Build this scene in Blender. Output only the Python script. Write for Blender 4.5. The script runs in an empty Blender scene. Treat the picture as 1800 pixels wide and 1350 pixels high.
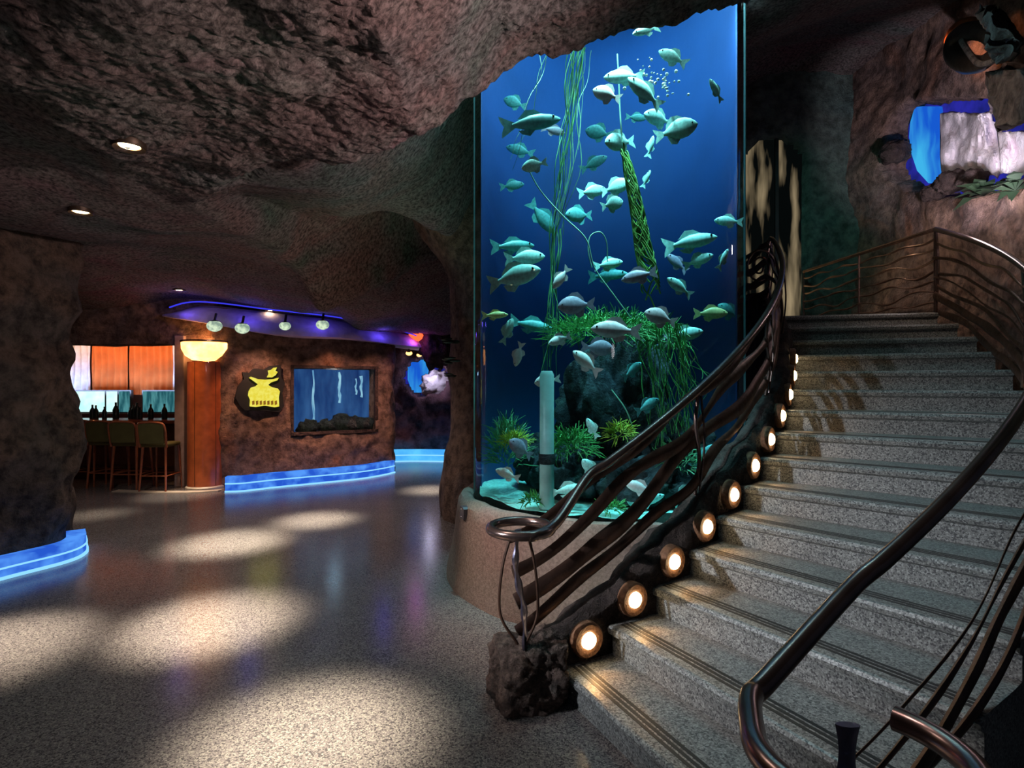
import bpy, bmesh, math, random
import numpy as np
from mathutils import Vector, Matrix, noise, Euler
random.seed(7)
PI = math.pi
COL = bpy.context.scene.collection
R = math.radians
EYE = 1.7
def at(px, py, D):                       # pixel of the 1800x1350 frame -> point at depth D
    return Vector(((px-900)*D/1000, D, EYE+(675-py)*D/1000))

# ------------------------------------------------------------------ materials
MATS = {}
def newmat(name):
    m = bpy.data.materials.new(name); m.use_nodes = True
    nt = m.node_tree
    for n in list(nt.nodes): nt.nodes.remove(n)
    out = nt.nodes.new('ShaderNodeOutputMaterial')
    MATS[name] = m
    return m, nt, out
def N(nt, t, **k):
    n = nt.nodes.new(t)
    for a, v in k.items():
        if a in n.inputs: n.inputs[a].default_value = v
        else: setattr(n, a, v)
    return n
def L(nt, a, b): nt.links.new(a, b)
def c4(c): return (c[0], c[1], c[2], 1)
def ramp(nt, stops, interp='LINEAR'):
    r = nt.nodes.new('ShaderNodeValToRGB'); e = r.color_ramp
    e.interpolation = interp
    while len(e.elements) < len(stops): e.elements.new(0.5)
    for el, (p, c) in zip(e.elements, stops):
        el.position = p; el.color = c4(c)
    return r
def plain(name, col, rough=.6, metal=0, emit=None, es=0, var=.15, vs=8, bump=0, bs=30, coat=0):
    m, nt, out = newmat(name)
    b = N(nt, 'ShaderNodeBsdfPrincipled', Roughness=rough, Metallic=metal)
    b.inputs['Coat Weight'].default_value = coat
    tc = N(nt, 'ShaderNodeTexCoord')
    nz = N(nt, 'ShaderNodeTexNoise', Scale=vs, Detail=4.0)
    L(nt, tc.outputs['Object'], nz.inputs['Vector'])
    lo = tuple(x*(1-var) for x in col); hi = tuple(min(1, x*(1+var)) for x in col)
    r = ramp(nt, [(.3, lo), (.7, hi)])
    L(nt, nz.outputs['Fac'], r.inputs['Fac']); L(nt, r.outputs['Color'], b.inputs['Base Color'])
    if emit:
        b.inputs['Emission Color'].default_value = c4(emit); b.inputs['Emission Strength'].default_value = es
    if bump:
        n2 = N(nt, 'ShaderNodeTexNoise', Scale=bs, Detail=5.0)
        L(nt, tc.outputs['Object'], n2.inputs['Vector'])
        bp = N(nt, 'ShaderNodeBump', Strength=1.0, Distance=bump)
        L(nt, n2.outputs['Fac'], bp.inputs['Height']); L(nt, bp.outputs['Normal'], b.inputs['Normal'])
    L(nt, b.outputs['BSDF'], out.inputs['Surface'])
    return m
def glow(name, col, s, col2=None, scale=3, stretch=(1,1,1), st=(.38,.62)):
    m, nt, out = newmat(name)
    e = N(nt, 'ShaderNodeEmission', Strength=s)
    e.inputs['Color'].default_value = c4(col)
    if col2:
        tc = N(nt, 'ShaderNodeTexCoord'); mp = N(nt, 'ShaderNodeMapping'); mp.inputs['Scale'].default_value = stretch
        nz = N(nt, 'ShaderNodeTexNoise', Scale=scale, Detail=3.0)
        L(nt, tc.outputs['Object'], mp.inputs['Vector']); L(nt, mp.outputs['Vector'], nz.inputs['Vector'])
        r = ramp(nt, [(st[0], col), (st[1], col2)])
        L(nt, nz.outputs['Fac'], r.inputs['Fac']); L(nt, r.outputs['Color'], e.inputs['Color'])
    L(nt, e.outputs['Emission'], out.inputs['Surface'])
    return m
def rock(name, stops, pscale=.6, fine=14, bump=.05, shag=.0, shs=45, rough=.9, dark=.35, stretch=(1,1,1)):
    """painted artificial rock: broad paint patches, grain, crevice shade painted into the colour, and bump"""
    m, nt, out = newmat(name)
    b = N(nt, 'ShaderNodeBsdfPrincipled', Roughness=rough)
    b.inputs['Specular IOR Level'].default_value = .25
    tc = N(nt, 'ShaderNodeTexCoord')
    n1 = N(nt, 'ShaderNodeTexNoise', Scale=pscale, Detail=3.0, Distortion=.6)
    L(nt, tc.outputs['Object'], n1.inputs['Vector'])
    r1 = ramp(nt, stops); L(nt, n1.outputs['Fac'], r1.inputs['Fac'])
    mp = N(nt, 'ShaderNodeMapping'); mp.inputs['Scale'].default_value = stretch
    L(nt, tc.outputs['Object'], mp.inputs['Vector'])
    n2 = N(nt, 'ShaderNodeTexNoise', Scale=fine, Detail=8.0, Roughness=.65)
    L(nt, mp.outputs['Vector'], n2.inputs['Vector'])
    r2 = ramp(nt, [(.36, (dark,)*3), (.62, (1.0,)*3)]); L(nt, n2.outputs['Fac'], r2.inputs['Fac'])  # low spots darkened in the colour, like shade in the pits
    mx = N(nt, 'ShaderNodeMix', data_type='RGBA', blend_type='MULTIPLY'); mx.inputs[0].default_value = 1
    L(nt, r1.outputs['Color'], mx.inputs[6]); L(nt, r2.outputs['Color'], mx.inputs[7])
    L(nt, mx.outputs[2], b.inputs['Base Color'])
    bp = N(nt, 'ShaderNodeBump', Strength=1.0, Distance=bump)
    L(nt, n2.outputs['Fac'], bp.inputs['Height'])
    last = bp
    if shag:
        n3 = N(nt, 'ShaderNodeTexNoise', Scale=shs, Detail=4.0, Roughness=.7)
        L(nt, mp.outputs['Vector'], n3.inputs['Vector'])
        b2 = N(nt, 'ShaderNodeBump', Strength=1.0, Distance=shag)
        L(nt, n3.outputs['Fac'], b2.inputs['Height']); L(nt, bp.outputs['Normal'], b2.inputs['Normal'])
        last = b2
    L(nt, last.outputs['Normal'], b.inputs['Normal'])
    L(nt, b.outputs['BSDF'], out.inputs['Surface'])
    return m

BROWN, GREY, GREEN, PINK, TEAL, PURP, RUST = (.24,.15,.11), (.26,.235,.225), (.085,.16,.115), (.32,.17,.17), (.07,.15,.16), (.20,.13,.20), (.34,.16,.10)
rock('ceiling_rock', [(.30, (.10,.19,.15)), (.42, (.27,.25,.245)), (.50, (.30,.21,.20)), (.58, (.32,.28,.26)), (.70, (.36,.20,.22))], .85, 34, .05, .03, 90, dark=.15, stretch=(1,1,.5))
rock('brown_rock', [(.30, BROWN), (.42, (.32,.20,.15)), (.55, (.22,.15,.13)), (.68, RUST)], 1.1, 8, .06, .02, 40, dark=.3)
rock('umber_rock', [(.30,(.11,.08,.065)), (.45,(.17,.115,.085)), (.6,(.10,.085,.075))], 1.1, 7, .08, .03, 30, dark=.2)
rock('teal_rock', [(.3, TEAL), (.5, (.12,.17,.15)), (.7, (.15,.14,.12))], .5, 7, .05, .02, 40, dark=.35)
rock('dark_rock', [(.3, (.055,.04,.04)), (.6, (.11,.075,.065)), (.75, (.07,.08,.075))], 1.0, 9, .06, .03, 30, dark=.35)
rock('purple_rock', [(.3, (.10,.07,.13)), (.5, (.30,.16,.18)), (.7, (.16,.10,.14))], 1.2, 4, .08, .02, 30, dark=.25)
rock('pedestal_rock', [(.3, (.30,.24,.19)), (.5, (.36,.27,.23)), (.65, (.40,.27,.24))], 1.2, 45, .008, .008, 120, dark=.6)
rock('newel_rock', [(.3, (.17,.12,.10)), (.6, (.30,.20,.17)), (.75, (.16,.17,.16))], 3, 22, .05, .02, 60, dark=.25)
rock('reef_rock', [(.3, (.03,.045,.06)), (.5, (.07,.09,.10)), (.7, (.05,.10,.08))], 3, 12, .05, .03, 40, dark=.3)
rock('pale_rock', [(.3, (.70,.66,.72)), (.6, (.85,.78,.82)), (.8, (.75,.6,.7))], 2, 5, .04, dark=.7)
rock('sand', [(.3, (.25,.6,.5)), (.7, (.4,.8,.7))], 8, 40, .01, dark=.7)

def terrazzo(name, base, a, b_, rough=.25, bump=0.0):
    m, nt, out = newmat(name)
    b = N(nt, 'ShaderNodeBsdfPrincipled', Roughness=rough)
    b.inputs['Specular IOR Level'].default_value = .5
    tc = N(nt, 'ShaderNodeTexCoord')
    v = N(nt, 'ShaderNodeTexVoronoi', Scale=130.0); L(nt, tc.outputs['Object'], v.inputs['Vector'])
    sp = N(nt, 'ShaderNodeSeparateColor'); L(nt, v.outputs['Color'], sp.inputs['Color'])
    r = ramp(nt, [(0, a), (.22, a), (.26, base), (.72, base), (.78, b_)], 'LINEAR'); L(nt, sp.outputs[0], r.inputs['Fac'])
    n = N(nt, 'ShaderNodeTexNoise', Scale=1.2, Detail=4.0); L(nt, tc.outputs['Object'], n.inputs['Vector'])
    r2 = ramp(nt, [(.3, (.82,)*3), (.7, (1.0,)*3)]); L(nt, n.outputs['Fac'], r2.inputs['Fac'])
    n3 = N(nt, 'ShaderNodeTexNoise', Scale=160.0, Detail=2.0); L(nt, tc.outputs['Object'], n3.inputs['Vector'])
    r3 = ramp(nt, [(.35, (.55,)*3), (.6, (1.0,)*3)]); L(nt, n3.outputs['Fac'], r3.inputs['Fac'])
    mx = N(nt, 'ShaderNodeMix', data_type='RGBA', blend_type='MULTIPLY'); mx.inputs[0].default_value = 1
    L(nt, r.outputs['Color'], mx.inputs[6]); L(nt, r2.outputs['Color'], mx.inputs[7])
    mx2 = N(nt, 'ShaderNodeMix', data_type='RGBA', blend_type='MULTIPLY'); mx2.inputs[0].default_value = 1
    L(nt, mx.outputs[2], mx2.inputs[6]); L(nt, r3.outputs['Color'], mx2.inputs[7])
    L(nt, mx2.outputs[2], b.inputs['Base Color'])
    L(nt, b.outputs['BSDF'], out.inputs['Surface'])
terrazzo('terrazzo_floor', (.20,.175,.175), (.09,.08,.085), (.31,.28,.26), .2)
terrazzo('terrazzo_step', (.26,.26,.255), (.10,.10,.105), (.42,.42,.41), .42)
plain('black_strip', (.012,.012,.013), .5)
plain('rail_metal', (.21,.14,.125), .25, .9, var=.25, bump=.0006, bs=18)
plain('rail_dark', (.11,.06,.045), .42, .8, var=.4, bump=.006, bs=18)
plain('post_metal', (.20,.18,.26), .3, .9, var=.3, bump=.004, bs=25)
plain('bronze_bright', (.45,.28,.2), .25, .95, var=.3, bump=.003, bs=20)
plain('black_metal', (.03,.03,.03), .4, .5)
plain('bezel_glow_tint', (.22,.10,.05), .7, .2, var=.4, vs=30, bump=.01, bs=40)  # orange glow of the step lamp on its surround, put into the colour
plain('dark_bezel', (.05,.03,.02), .5, .6)
plain('wood_column', (.42,.10,.03), .35, var=.3, vs=6, coat=.3)
plain('wood_bar', (.30,.09,.04), .3, var=.3, coat=.4)
plain('dark_wood', (.12,.04,.02), .4, var=.3)
plain('olive_leather', (.12,.11,.04), .5)
plain('jamb_plaster', (.30,.22,.22), .7)
plain('concrete_strip', (.5,.42,.34), .4)
plain('plaque_metal', (.12,.11,.13), .4, .4)
plain('tank_wall_blue', (.014,.065,.26), .7, var=.12, vs=1.5)
plain('silicone', (.10,.2,.22), .4)
plain('fish_silver', (.42,.80,.74), .45, var=.22, vs=14)
plain('fish_white', (.85,.86,.84), .4, var=.12, vs=14)
plain('fish_pink', (.78,.62,.64), .45, var=.2, vs=12)
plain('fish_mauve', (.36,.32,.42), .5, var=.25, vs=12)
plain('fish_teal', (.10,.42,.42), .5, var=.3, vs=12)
plain('fish_yellow', (.72,.72,.30), .5, var=.2, vs=12)
plain('eye_dark', (.01,.01,.012), .2)
plain('kelp', (.06,.24,.09), .6, var=.4)
plain('kelp_pale', (.16,.36,.25), .6, var=.3)
plain('moss', (.05,.26,.05), .7, var=.5, vs=10)
plain('moss_yellow', (.30,.38,.03), .7, var=.4, vs=10)
plain('algae_rope', (.13,.36,.06), .7, var=.5, vs=12)
plain('reflection_pale', (.33,.56,.54), .25, var=.25, vs=6)  # pale tone of a reflection in the tank glass
plain('screen_body', (.02,.02,.02), .5)
plain('bottle_glass', (.02,.04,.03), .15)
plain('sign_black', (.01,.01,.012), .5)
plain('leaf_black', (.015,.025,.015), .6)
plain('leaf_green', (.012,.03,.012), .6)
plain('horn_dark', (.05,.035,.03), .35, .2, var=.3, bump=.01, bs=10)
plain('horn_orange_lit', (.42,.11,.03), .45, var=.3, bump=.01, bs=10)  # orange light on the outer curve put into its base colour
rock('grey_plank', [(.3,(.13,.11,.11)),(.6,(.22,.18,.18)),(.75,(.12,.10,.14))], 3, 12, .04, dark=.35)
plain('chrome', (.7,.7,.7), .15, 1)
glow('lamp_warm', (1,.72,.36), 22)
glow('lamp_step', (1,.74,.40), 14)
glow('lamp_bowl', (1,.50,.16), 5.5, (1,.36,.08), 5)
glow('lamp_globe', (.70,.85,.60), 1.1, (.25,.35,.28), 14)
glow('lamp_red', (1,.10,.03), 2.2)
glow('lamp_orange', (1,.5,.15), 3.5)
glow('ledge_blue', (.02,.10,.62), 1.1, (.09,.32,.95), 4)
glow('ledge_edge', (.22,.55,1.0), 1.5)
glow('ledge_cyan', (.06,.40,.95), 1.1, (.12,.6,1.0), 2.5)
glow('led_violet', (.05,.05,.9), 1.0)
plain('curtain_orange', (.62,.17,.035), .8, var=.2, vs=3); plain('curtain_pale', (.72,.72,.80), .8)
glow('panel_orange', (.55,.12,.015), .9, (.85,.27,.06), 2.2, (1.5,1.5,.5))
glow('panel_blue', (.35,.42,.75), .9, (.75,.80,1.0), 2.2, (2,2,.4))
glow('screen_cyan', (.45,.95,.95), 1.2, (.9,1.0,.95), 2)
glow('screen_teal', (.02,.12,.15), .8, (.10,.35,.38), 6, (3,3,.5))
glow('sign_yellow', (.88,.74,.06), 1.0, (.95,.86,.14), 20)
glow('falls_blue', (.01,.12,.75), .9, (.06,.55,1.0), 1.8, (1.6,1.6,.35))
glow('falls_deep', (.015,.02,.22), .8, (.03,.03,.45), 4)
glow('door_reflection_glow', (.004,.006,.006), .42, (.80,.62,.36), 2.2, (2.2,2.2,.4), (.47,.72))  # gold reflections in the door glass put in as glowing streaks

def glass(name, tint, refl=.06, rough=.02, gl=1.0):
    m, nt, out = newmat(name)
    t = N(nt, 'ShaderNodeBsdfTransparent'); t.inputs['Color'].default_value = c4(tint)
    g = N(nt, 'ShaderNodeBsdfGlossy', Roughness=rough)
    lw = N(nt, 'ShaderNodeLayerWeight', Blend=.25)
    mr = N(nt, 'ShaderNodeMapRange'); mr.inputs['To Min'].default_value = refl*.4; mr.inputs['To Max'].default_value = min(1, refl*6)
    L(nt, lw.outputs['Fresnel'], mr.inputs['Value'])
    mx = N(nt, 'ShaderNodeMixShader')
    L(nt, mr.outputs['Result'], mx.inputs['Fac']); L(nt, t.outputs['BSDF'], mx.inputs[1]); L(nt, g.outputs['BSDF'], mx.inputs[2])
    L(nt, mx.outputs['Shader'], out.inputs['Surface'])
glass('tank_glass', (.88,.96,.97), .06)
glass('bubble_glass', (.75,.9,.95), .5, .1)
m, nt, out = newmat('tank_water')
va = N(nt, 'ShaderNodeVolumeAbsorption', Density=.24); va.inputs['Color'].default_value = (.10,.66,.80,1)
L(nt, va.outputs['Volume'], out.inputs['Volume'])
t_ = N(nt, 'ShaderNodeBsdfTransparent'); L(nt, t_.outputs['BSDF'], out.inputs['Surface'])
# vertically striped water scene of the small wall tank
glow('small_tank_back', (.008,.03,.15), .9, (.045,.13,.34), 2.0, (2.6,2.6,.7), (.32,.7))

# ------------------------------------------------------------------ mesh helpers
def mk(name, verts, faces, mat, parent=None, smooth=True):
    me = bpy.data.meshes.new(name); me.from_pydata([tuple(v) for v in verts], [], faces)
    me.materials.append(MATS[mat]); me.validate(); me.update()
    if smooth: me.shade_smooth()
    o = bpy.data.objects.new(name, me); COL.objects.link(o)
    if parent: o.parent = parent
    return o
class MB:
    def __init__(s): s.v = []; s.f = []
    def add(s, vs, fs):
        n = len(s.v); s.v += [Vector(v) for v in vs]; s.f += [tuple(i+n for i in f) for f in fs]
    def box(s, x0, x1, y0, y1, z0, z1):
        s.add([(x0,y0,z0),(x1,y0,z0),(x1,y1,z0),(x0,y1,z0),(x0,y0,z1),(x1,y0,z1),(x1,y1,z1),(x0,y1,z1)],
              [(0,3,2,1),(4,5,6,7),(0,1,5,4),(1,2,6,5),(2,3,7,6),(3,0,4,7)])
    def tube(s, pts, rad, seg=10, cap=True, flat=1.0):
        pts = [Vector(p) for p in pts]; n = len(pts)
        if n < 2: return
        rr = rad if isinstance(rad, (list, tuple)) else [rad]*n
        up = Vector((0,0,1)); vs = []; fs = []
        t0 = (pts[1]-pts[0]).normalized()
        u = t0.cross(up)
        if u.length < .1: u = t0.cross(Vector((1,0,0)))
        u.normalize()
        for i, p in enumerate(pts):
            t = (pts[min(i+1,n-1)]-pts[max(i-1,0)])
            t = t.normalized() if t.length > 1e-9 else t0
            u = (u - t*u.dot(t))
            if u.length < 1e-6: u = t.orthogonal()
            u.normalize(); w = t.cross(u)
            for k in range(seg):
                a = 2*PI*k/seg
                vs.append(p + (u*math.cos(a)*flat + w*math.sin(a))*rr[i])
        for i in range(n-1):
            for k in range(seg):
                k2 = (k+1) % seg
                fs.append((i*seg+k, i*seg+k2, (i+1)*seg+k2, (i+1)*seg+k))
        if cap:
            fs.append(tuple(range(seg))[::-1]); fs.append(tuple((n-1)*seg+k for k in range(seg)))
        s.add(vs, fs)
    def lathe(s, prof, c=(0,0,0), seg=48, a0=0, a1=2*PI):
        full = abs(a1-a0-2*PI) < 1e-6; n = seg if full else seg+1
        vs = []; fs = []
        for r, z in prof:
            for k in range(n):
                a = a0+(a1-a0)*k/seg
                vs.append((c[0]+r*math.cos(a), c[1]+r*math.sin(a), c[2]+z))
        for i in range(len(prof)-1):
            for k in range(seg):
                k2 = (k+1) % n if full else k+1
                fs.append((i*n+k, i*n+k2, (i+1)*n+k2, (i+1)*n+k))
        s.add(vs, fs)
    def prism(s, poly, d0, d1, fn):           # poly of (a,b); fn(a,b,d)->point
        n = len(poly)
        vs = [fn(a,b,d0) for a,b in poly]+[fn(a,b,d1) for a,b in poly]
        fs = [tuple(range(n)), tuple(range(2*n-1, n-1, -1))]+[(i, i+n, (i+1)%n+n, (i+1)%n) for i in range(n)]
        s.add(vs, fs)
    def ball(s, c, r, sx=1, sy=1, sz=1, seg=10, rings=7):
        prof = [(r*math.sin(PI*i/rings), -r*math.cos(PI*i/rings)) for i in range(rings+1)]
        n = len(s.v); s.lathe(prof, (0,0,0), seg)
        for i in range(n, len(s.v)):
            v = s.v[i]; s.v[i] = Vector((c[0]+v.x*sx, c[1]+v.y*sy, c[2]+v.z*sz))
    def build(s, name, mat, parent=None, smooth=True, off=None):
        v = s.v if off is None else [p-Vector(off) for p in s.v]
        o = mk(name, v, s.f, mat, parent, smooth)
        bm = bmesh.new(); bm.from_mesh(o.data)
        bmesh.ops.remove_doubles(bm, verts=bm.verts, dist=1e-6)
        bmesh.ops.recalc_face_normals(bm, faces=bm.faces); bm.to_mesh(o.data); bm.free()
        if smooth: o.data.set_sharp_from_angle(angle=R(40))
        return o
def empty(name, loc, label, cat, group=None, rz=0):
    o = bpy.data.objects.new(name, None); COL.objects.link(o); o.location = loc; o.rotation_euler = (0,0,rz)
    o.empty_display_size = .1
    return tag(o, label, cat, group)
def tag(o, label=None, cat=None, group=None, kind=None):
    if label: o['label'] = label
    if cat: o['category'] = cat
    if group: o['group'] = group
    if kind: o['kind'] = kind
    return o
def struct(o): o['kind'] = 'structure'; return o
def bevel(o, w=.01, seg=2):
    m = o.modifiers.new('bevel', 'BEVEL'); m.width = w; m.segments = seg; m.limit_method = 'ANGLE'; return o
def child(mb, name, mat, par, smooth=True):
    """world-space mesh builder -> child in the parent's frame"""
    inv = par.matrix_basis.inverted()
    mb.v = [inv @ v for v in mb.v]
    return mb.build(name, mat, par, smooth)
def fbm(p, o=4):
    return noise.fractal(p, .9, 2.1, o)
def catmull(pts, n=8):
    pts = [Vector(p) for p in pts]; out = []
    P = [pts[0]*2-pts[1]]+pts+[pts[-1]*2-pts[-2]]
    for i in range(1, len(P)-2):
        for k in range(n):
            t = k/n; a, b, c, d = P[i-1:i+3]
            out.append(.5*((2*b)+(c-a)*t+(2*a-5*b+4*c-d)*t*t+(3*b-a-3*c+d)*t**3))
    out.append(pts[-1]); return out
def sheet(name, path, z0, z1, mat, du=.08, dv=.08, amp=.12, sc=1.1, hole=None, seed=0, lean=0, top=None, stretchz=1.0, ridge=0):
    """rock wall following a plan path; normal to the right of travel is the visible side"""
    pts = catmull([(p[0], p[1], 0) for p in path], 10)
    ln = [0]
    for a, b in zip(pts, pts[1:]): ln.append(ln[-1]+(b-a).length)
    nu = max(2, int(ln[-1]/du)); nv = max(2, int((z1-z0)/dv)); vs = []; fs = []
    j = 0
    for i in range(nu+1):
        s = ln[-1]*i/nu
        while j < len(ln)-2 and ln[j+1] < s: j += 1
        t = (s-ln[j])/max(1e-9, ln[j+1]-ln[j]); p = pts[j].lerp(pts[j+1], t)
        d = (pts[min(j+2, len(pts)-1)]-pts[max(0, j-1)]).normalized(); nrm = Vector((d.y, -d.x, 0))
        zt = z1 if top is None else top(p.x, p.y)
        for k in range(nv+1):
            z = z0+(zt-z0)*k/nv
            q = Vector((p.x, p.y, z)); qq = Vector((q.x*sc, q.y*sc, q.z*sc*stretchz+seed))
            a = fbm(qq)*amp + fbm(qq*3.3, 3)*amp*.35
            if ridge: a += ridge*(abs(noise.noise(qq*1.7))-.25)
            h = 0
            if hole: h = hole(p.x, p.y, z, s)
            q = q + nrm*(a*(1-.0*h) + lean*(k/nv) - h)
            vs.append(q)
    for i in range(nu):
        for k in range(nv):
            a = i*(nv+1)+k; fs.append((a, a+nv+1, a+nv+2, a+1))
    return struct(mk(name, vs, fs, mat))

# ------------------------------------------------------------------ floor
g = MB(); g.box(-13, 8, -2.5, 16, -.2, 0)
struct(g.build('floor', 'terrazzo_floor', smooth=False))

# ------------------------------------------------------------------ ceiling
LIP = [(-2.5,4.35,3.1),(-2.37,4.24,3.1),(-1.6,3.8,3.15),(-1.12,3.75,3.2),(-.57,3.55,3.24),(-.25,3.5,3.48),(-.05,3.58,3.68),(.22,3.6,3.81),(.72,3.6,3.95),(1.22,3.6,4.06),(1.52,3.7,4.2),(2.4,3.9,4.55),(4,4.3,5.0),(8,5,5.4)]
lx = [a[0] for a in LIP]; ly = [a[1] for a in LIP]; lz = [a[2] for a in LIP]
LEFT = [(-13,9,2.9),(-9,9,2.92),(-7,9.3,2.95),(-5.3,9,3.15),(-4,5,3.1),(-3.3,4.6,3.09),(-2.6,3.6,3.2),(-4.2,9.6,2.95),(-2.8,8.5,2.95),(-5,6.3,3.15),(-3.9,6.5,3.28),(-4,2,3.35),(-4,-2,3.3),(0,-2,3.0),(-1,2,3.02),(-13,0,3.2),(-13,16,2.9),(-2,13,2.7),(-2,16,2.7),(-3,0,3.2),(-7,13,2.75)]
WELL = [(-2.1,5,3.4),(-1.68,6,3.40),(-1.2,6,3.95),(-.65,6.5,4.15),(-2.6,7.8,3.0),(-1.9,8.6,3.0),(-1.2,9.8,3.0),(-.5,11,2.8),(.85,5.2,5.0),(.85,6.3,4.98),(1.9,4.6,4.95),(2.1,5.4,5.0),(2.8,5,5.15),(4,5.5,5.6),(3.6,8,6.4),(5,8.6,6.4),(1,8,5.0),(-2.5,4.5,3.25),(-1.6,4.4,3.7),(-.5,4.3,4.3),(.5,4,4.7),(6.5,6,6.0),(8,16,5),(2,14,4),(-2.6,12,2.75)]
def rbf(P, s=.4):
    P = np.array(P, float); n = len(P)
    A = np.zeros((n+3, n+3)); d = np.hypot(P[:,0][:,None]-P[:,0], P[:,1][:,None]-P[:,1])
    A[:n,:n] = np.sqrt(d*d+s*s) + np.eye(n)*.02; A[:n,n] = 1; A[:n,n+1:] = P[:,:2]; A[n:,:n] = A[:n,n:].T
    w = np.linalg.solve(A, np.concatenate([P[:,2], [0,0,0]]))
    def f(x, y): return float(np.sqrt((P[:,0]-x)**2+(P[:,1]-y)**2+s*s) @ w[:n] + w[n]+w[n+1]*x+w[n+2]*y)
    return f
fL, fW = rbf(LEFT), rbf(WELL)
def sst(a, b, x):
    t = max(0, min(1, (x-a)/(b-a))); return t*t*(3-2*t)
def ridge_x(y):      # the crease that runs back from the corner of the overhang
    return -2.42 - .09*max(0, y-4.2) + .08*math.sin(y*2.3)
TCX, TCY = .85, 5.23
def ceil_z(x, y):
    zl = fL(x, y)
    zn = float(np.interp(x, lx, lz)) + .12*(float(np.interp(x, lx, ly))-y > 0)*0
    near = zl*(1-sst(-3.4, -2.0, x)) + zn*sst(-3.4, -2.0, x)
    if y < 1.5: near = near
    yl = float(np.interp(x, lx, ly)) + .05*noise.noise(Vector((x*3, 0, 7)))
    k = sst(yl, yl+.22, y)*sst(ridge_x(y)-.05, ridge_x(y)+.35, x)
    base = near if y < yl else (zl if x < -2.4 else near)
    if y >= yl: base = zl*(1-sst(-3.4,-2.4,x)*0) if x < ridge_x(y) else zl
    base = near*(1-sst(yl, yl+1.5, y))+zl*sst(yl, yl+1.5, y) if x < -2.0 else near
    w = fW(x, y)
    # soft ribs fanning out from the rock pillar
    ang = math.atan2(y-8.6, x+.2)     # around pillar head
    rr = math.hypot(x+.2, y-8.6)
    if x < 0 and y > yl:
        w += .45*(1-sst(7.3,8.3,y))*math.sin((ang+2.45)*7.5+.3)*sst(.3, 1.8, rr)*sst(0, -.5, x)*(1-sst(4.6, 5.4, rr))
    z = base*(1-k)+w*k
    z += fbm(Vector((x*.9, y*.9, 3)))*.07 + fbm(Vector((x*4, y*4, 9)), 3)*.010*(1 if y < yl+.1 else .8)
    if math.hypot(x-TCX, y-TCY) < 1.165: z = 6.1      # open above the tank
    # rough lumpy swelling of the overhang
    if y < yl+.25:
        q = Vector((x, y, 1)); kx = sst(-3.0, -2.3, x)
        z += kx*(.05*fbm(q*2.2)+.009*noise.noise(q*15)+.026*noise.noise(q*27))
    return z
xs = np.concatenate([np.arange(-12,-3.2,.09), np.arange(-3.2,2.4,.026), np.arange(2.4,7.6,.08)]); ys = np.concatenate([np.arange(-1.6,1.0,.09), np.arange(1.0,4.4,.026), np.arange(4.4,14.4,.07)])
vs = [(x, y, ceil_z(x, y)) for y in ys for x in xs]; nx = len(xs); fs = []
for j in range(len(ys)-1):
    for i in range(nx-1):
        a = j*nx+i; fs.append((a, a+nx, a+nx+1, a+1))
struct(mk('ceiling', vs, fs, 'ceiling_rock'))

# ------------------------------------------------------------------ walls
# near left rock mass (wraps round its end)
def ctop(x, y): return ceil_z(x, y)+.08
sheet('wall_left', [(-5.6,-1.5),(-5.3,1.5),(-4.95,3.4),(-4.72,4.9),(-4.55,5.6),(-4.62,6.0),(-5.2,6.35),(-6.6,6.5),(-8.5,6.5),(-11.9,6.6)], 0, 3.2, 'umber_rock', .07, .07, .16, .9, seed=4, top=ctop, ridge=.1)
# wall with the small tank window and the sign
WA, WB = Vector((-4.8,9.3,0)), Vector((-2.385,10.82,0)); wd = (WB-WA).normalized(); wn = Vector((wd.y,-wd.x,0))
def win_hole(x, y, z, s):
    p = Vector((x, y, 0))-WA; t = p.dot(wd); h = 0
    if abs(p.dot(wn)) < .6:
        if 1.17 < t < 2.62 and .85 < z < 1.98: h = .35
    return h
def wallp(t, z, off=0): return WA + wd*t + wn*off + Vector((0,0,z))
sheet('wall_back', [(-5.0,9.6),(-4.8,9.3),(-4.2,9.68),(-3.6,10.06),(-3.0,10.43),(-2.45,10.78),(-2.30,11.0),(-2.5,11.7),(-3.2,12.6)], 0, 2.95, 'brown_rock', .05, .05, .07, 1.6, hole=win_hole, seed=11)
# far wall behind the passage
def falls_hole2(x, y, z, s):
    e = ((x+1.98)/.50)**2+((z-1.86)/.42)**2 + .25*noise.noise(Vector((x*6, 0, z*6)))
    return .45 if e < 1 else 0
sheet('wall_far', [(-4.2,12.7),(-3.2,12.75),(-2.2,12.95),(-1.4,12.9),(-.4,12.7),(.8,12.4)], 0, 3.1, 'purple_rock', .06, .06, .16, 1.2, hole=falls_hole2, seed=21, ridge=.15)
# beam above the bar opening
g = MB(); g.box(-9.6,-4.95,9.45,9.8,2.36,3.15)
beam = g.build('beam', 'brown_rock', smooth=False)
sub = bmesh.new(); sub.from_mesh(beam.data); bmesh.ops.subdivide_edges(sub, edges=sub.edges, cuts=24, use_grid_fill=True)
for v in sub.verts: v.co += Vector((0, fbm(v.co*2)*.06-.02, fbm(v.co*1.7+Vector((3,0,0)))*.03))
sub.to_mesh(beam.data); sub.free(); struct(beam)
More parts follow.
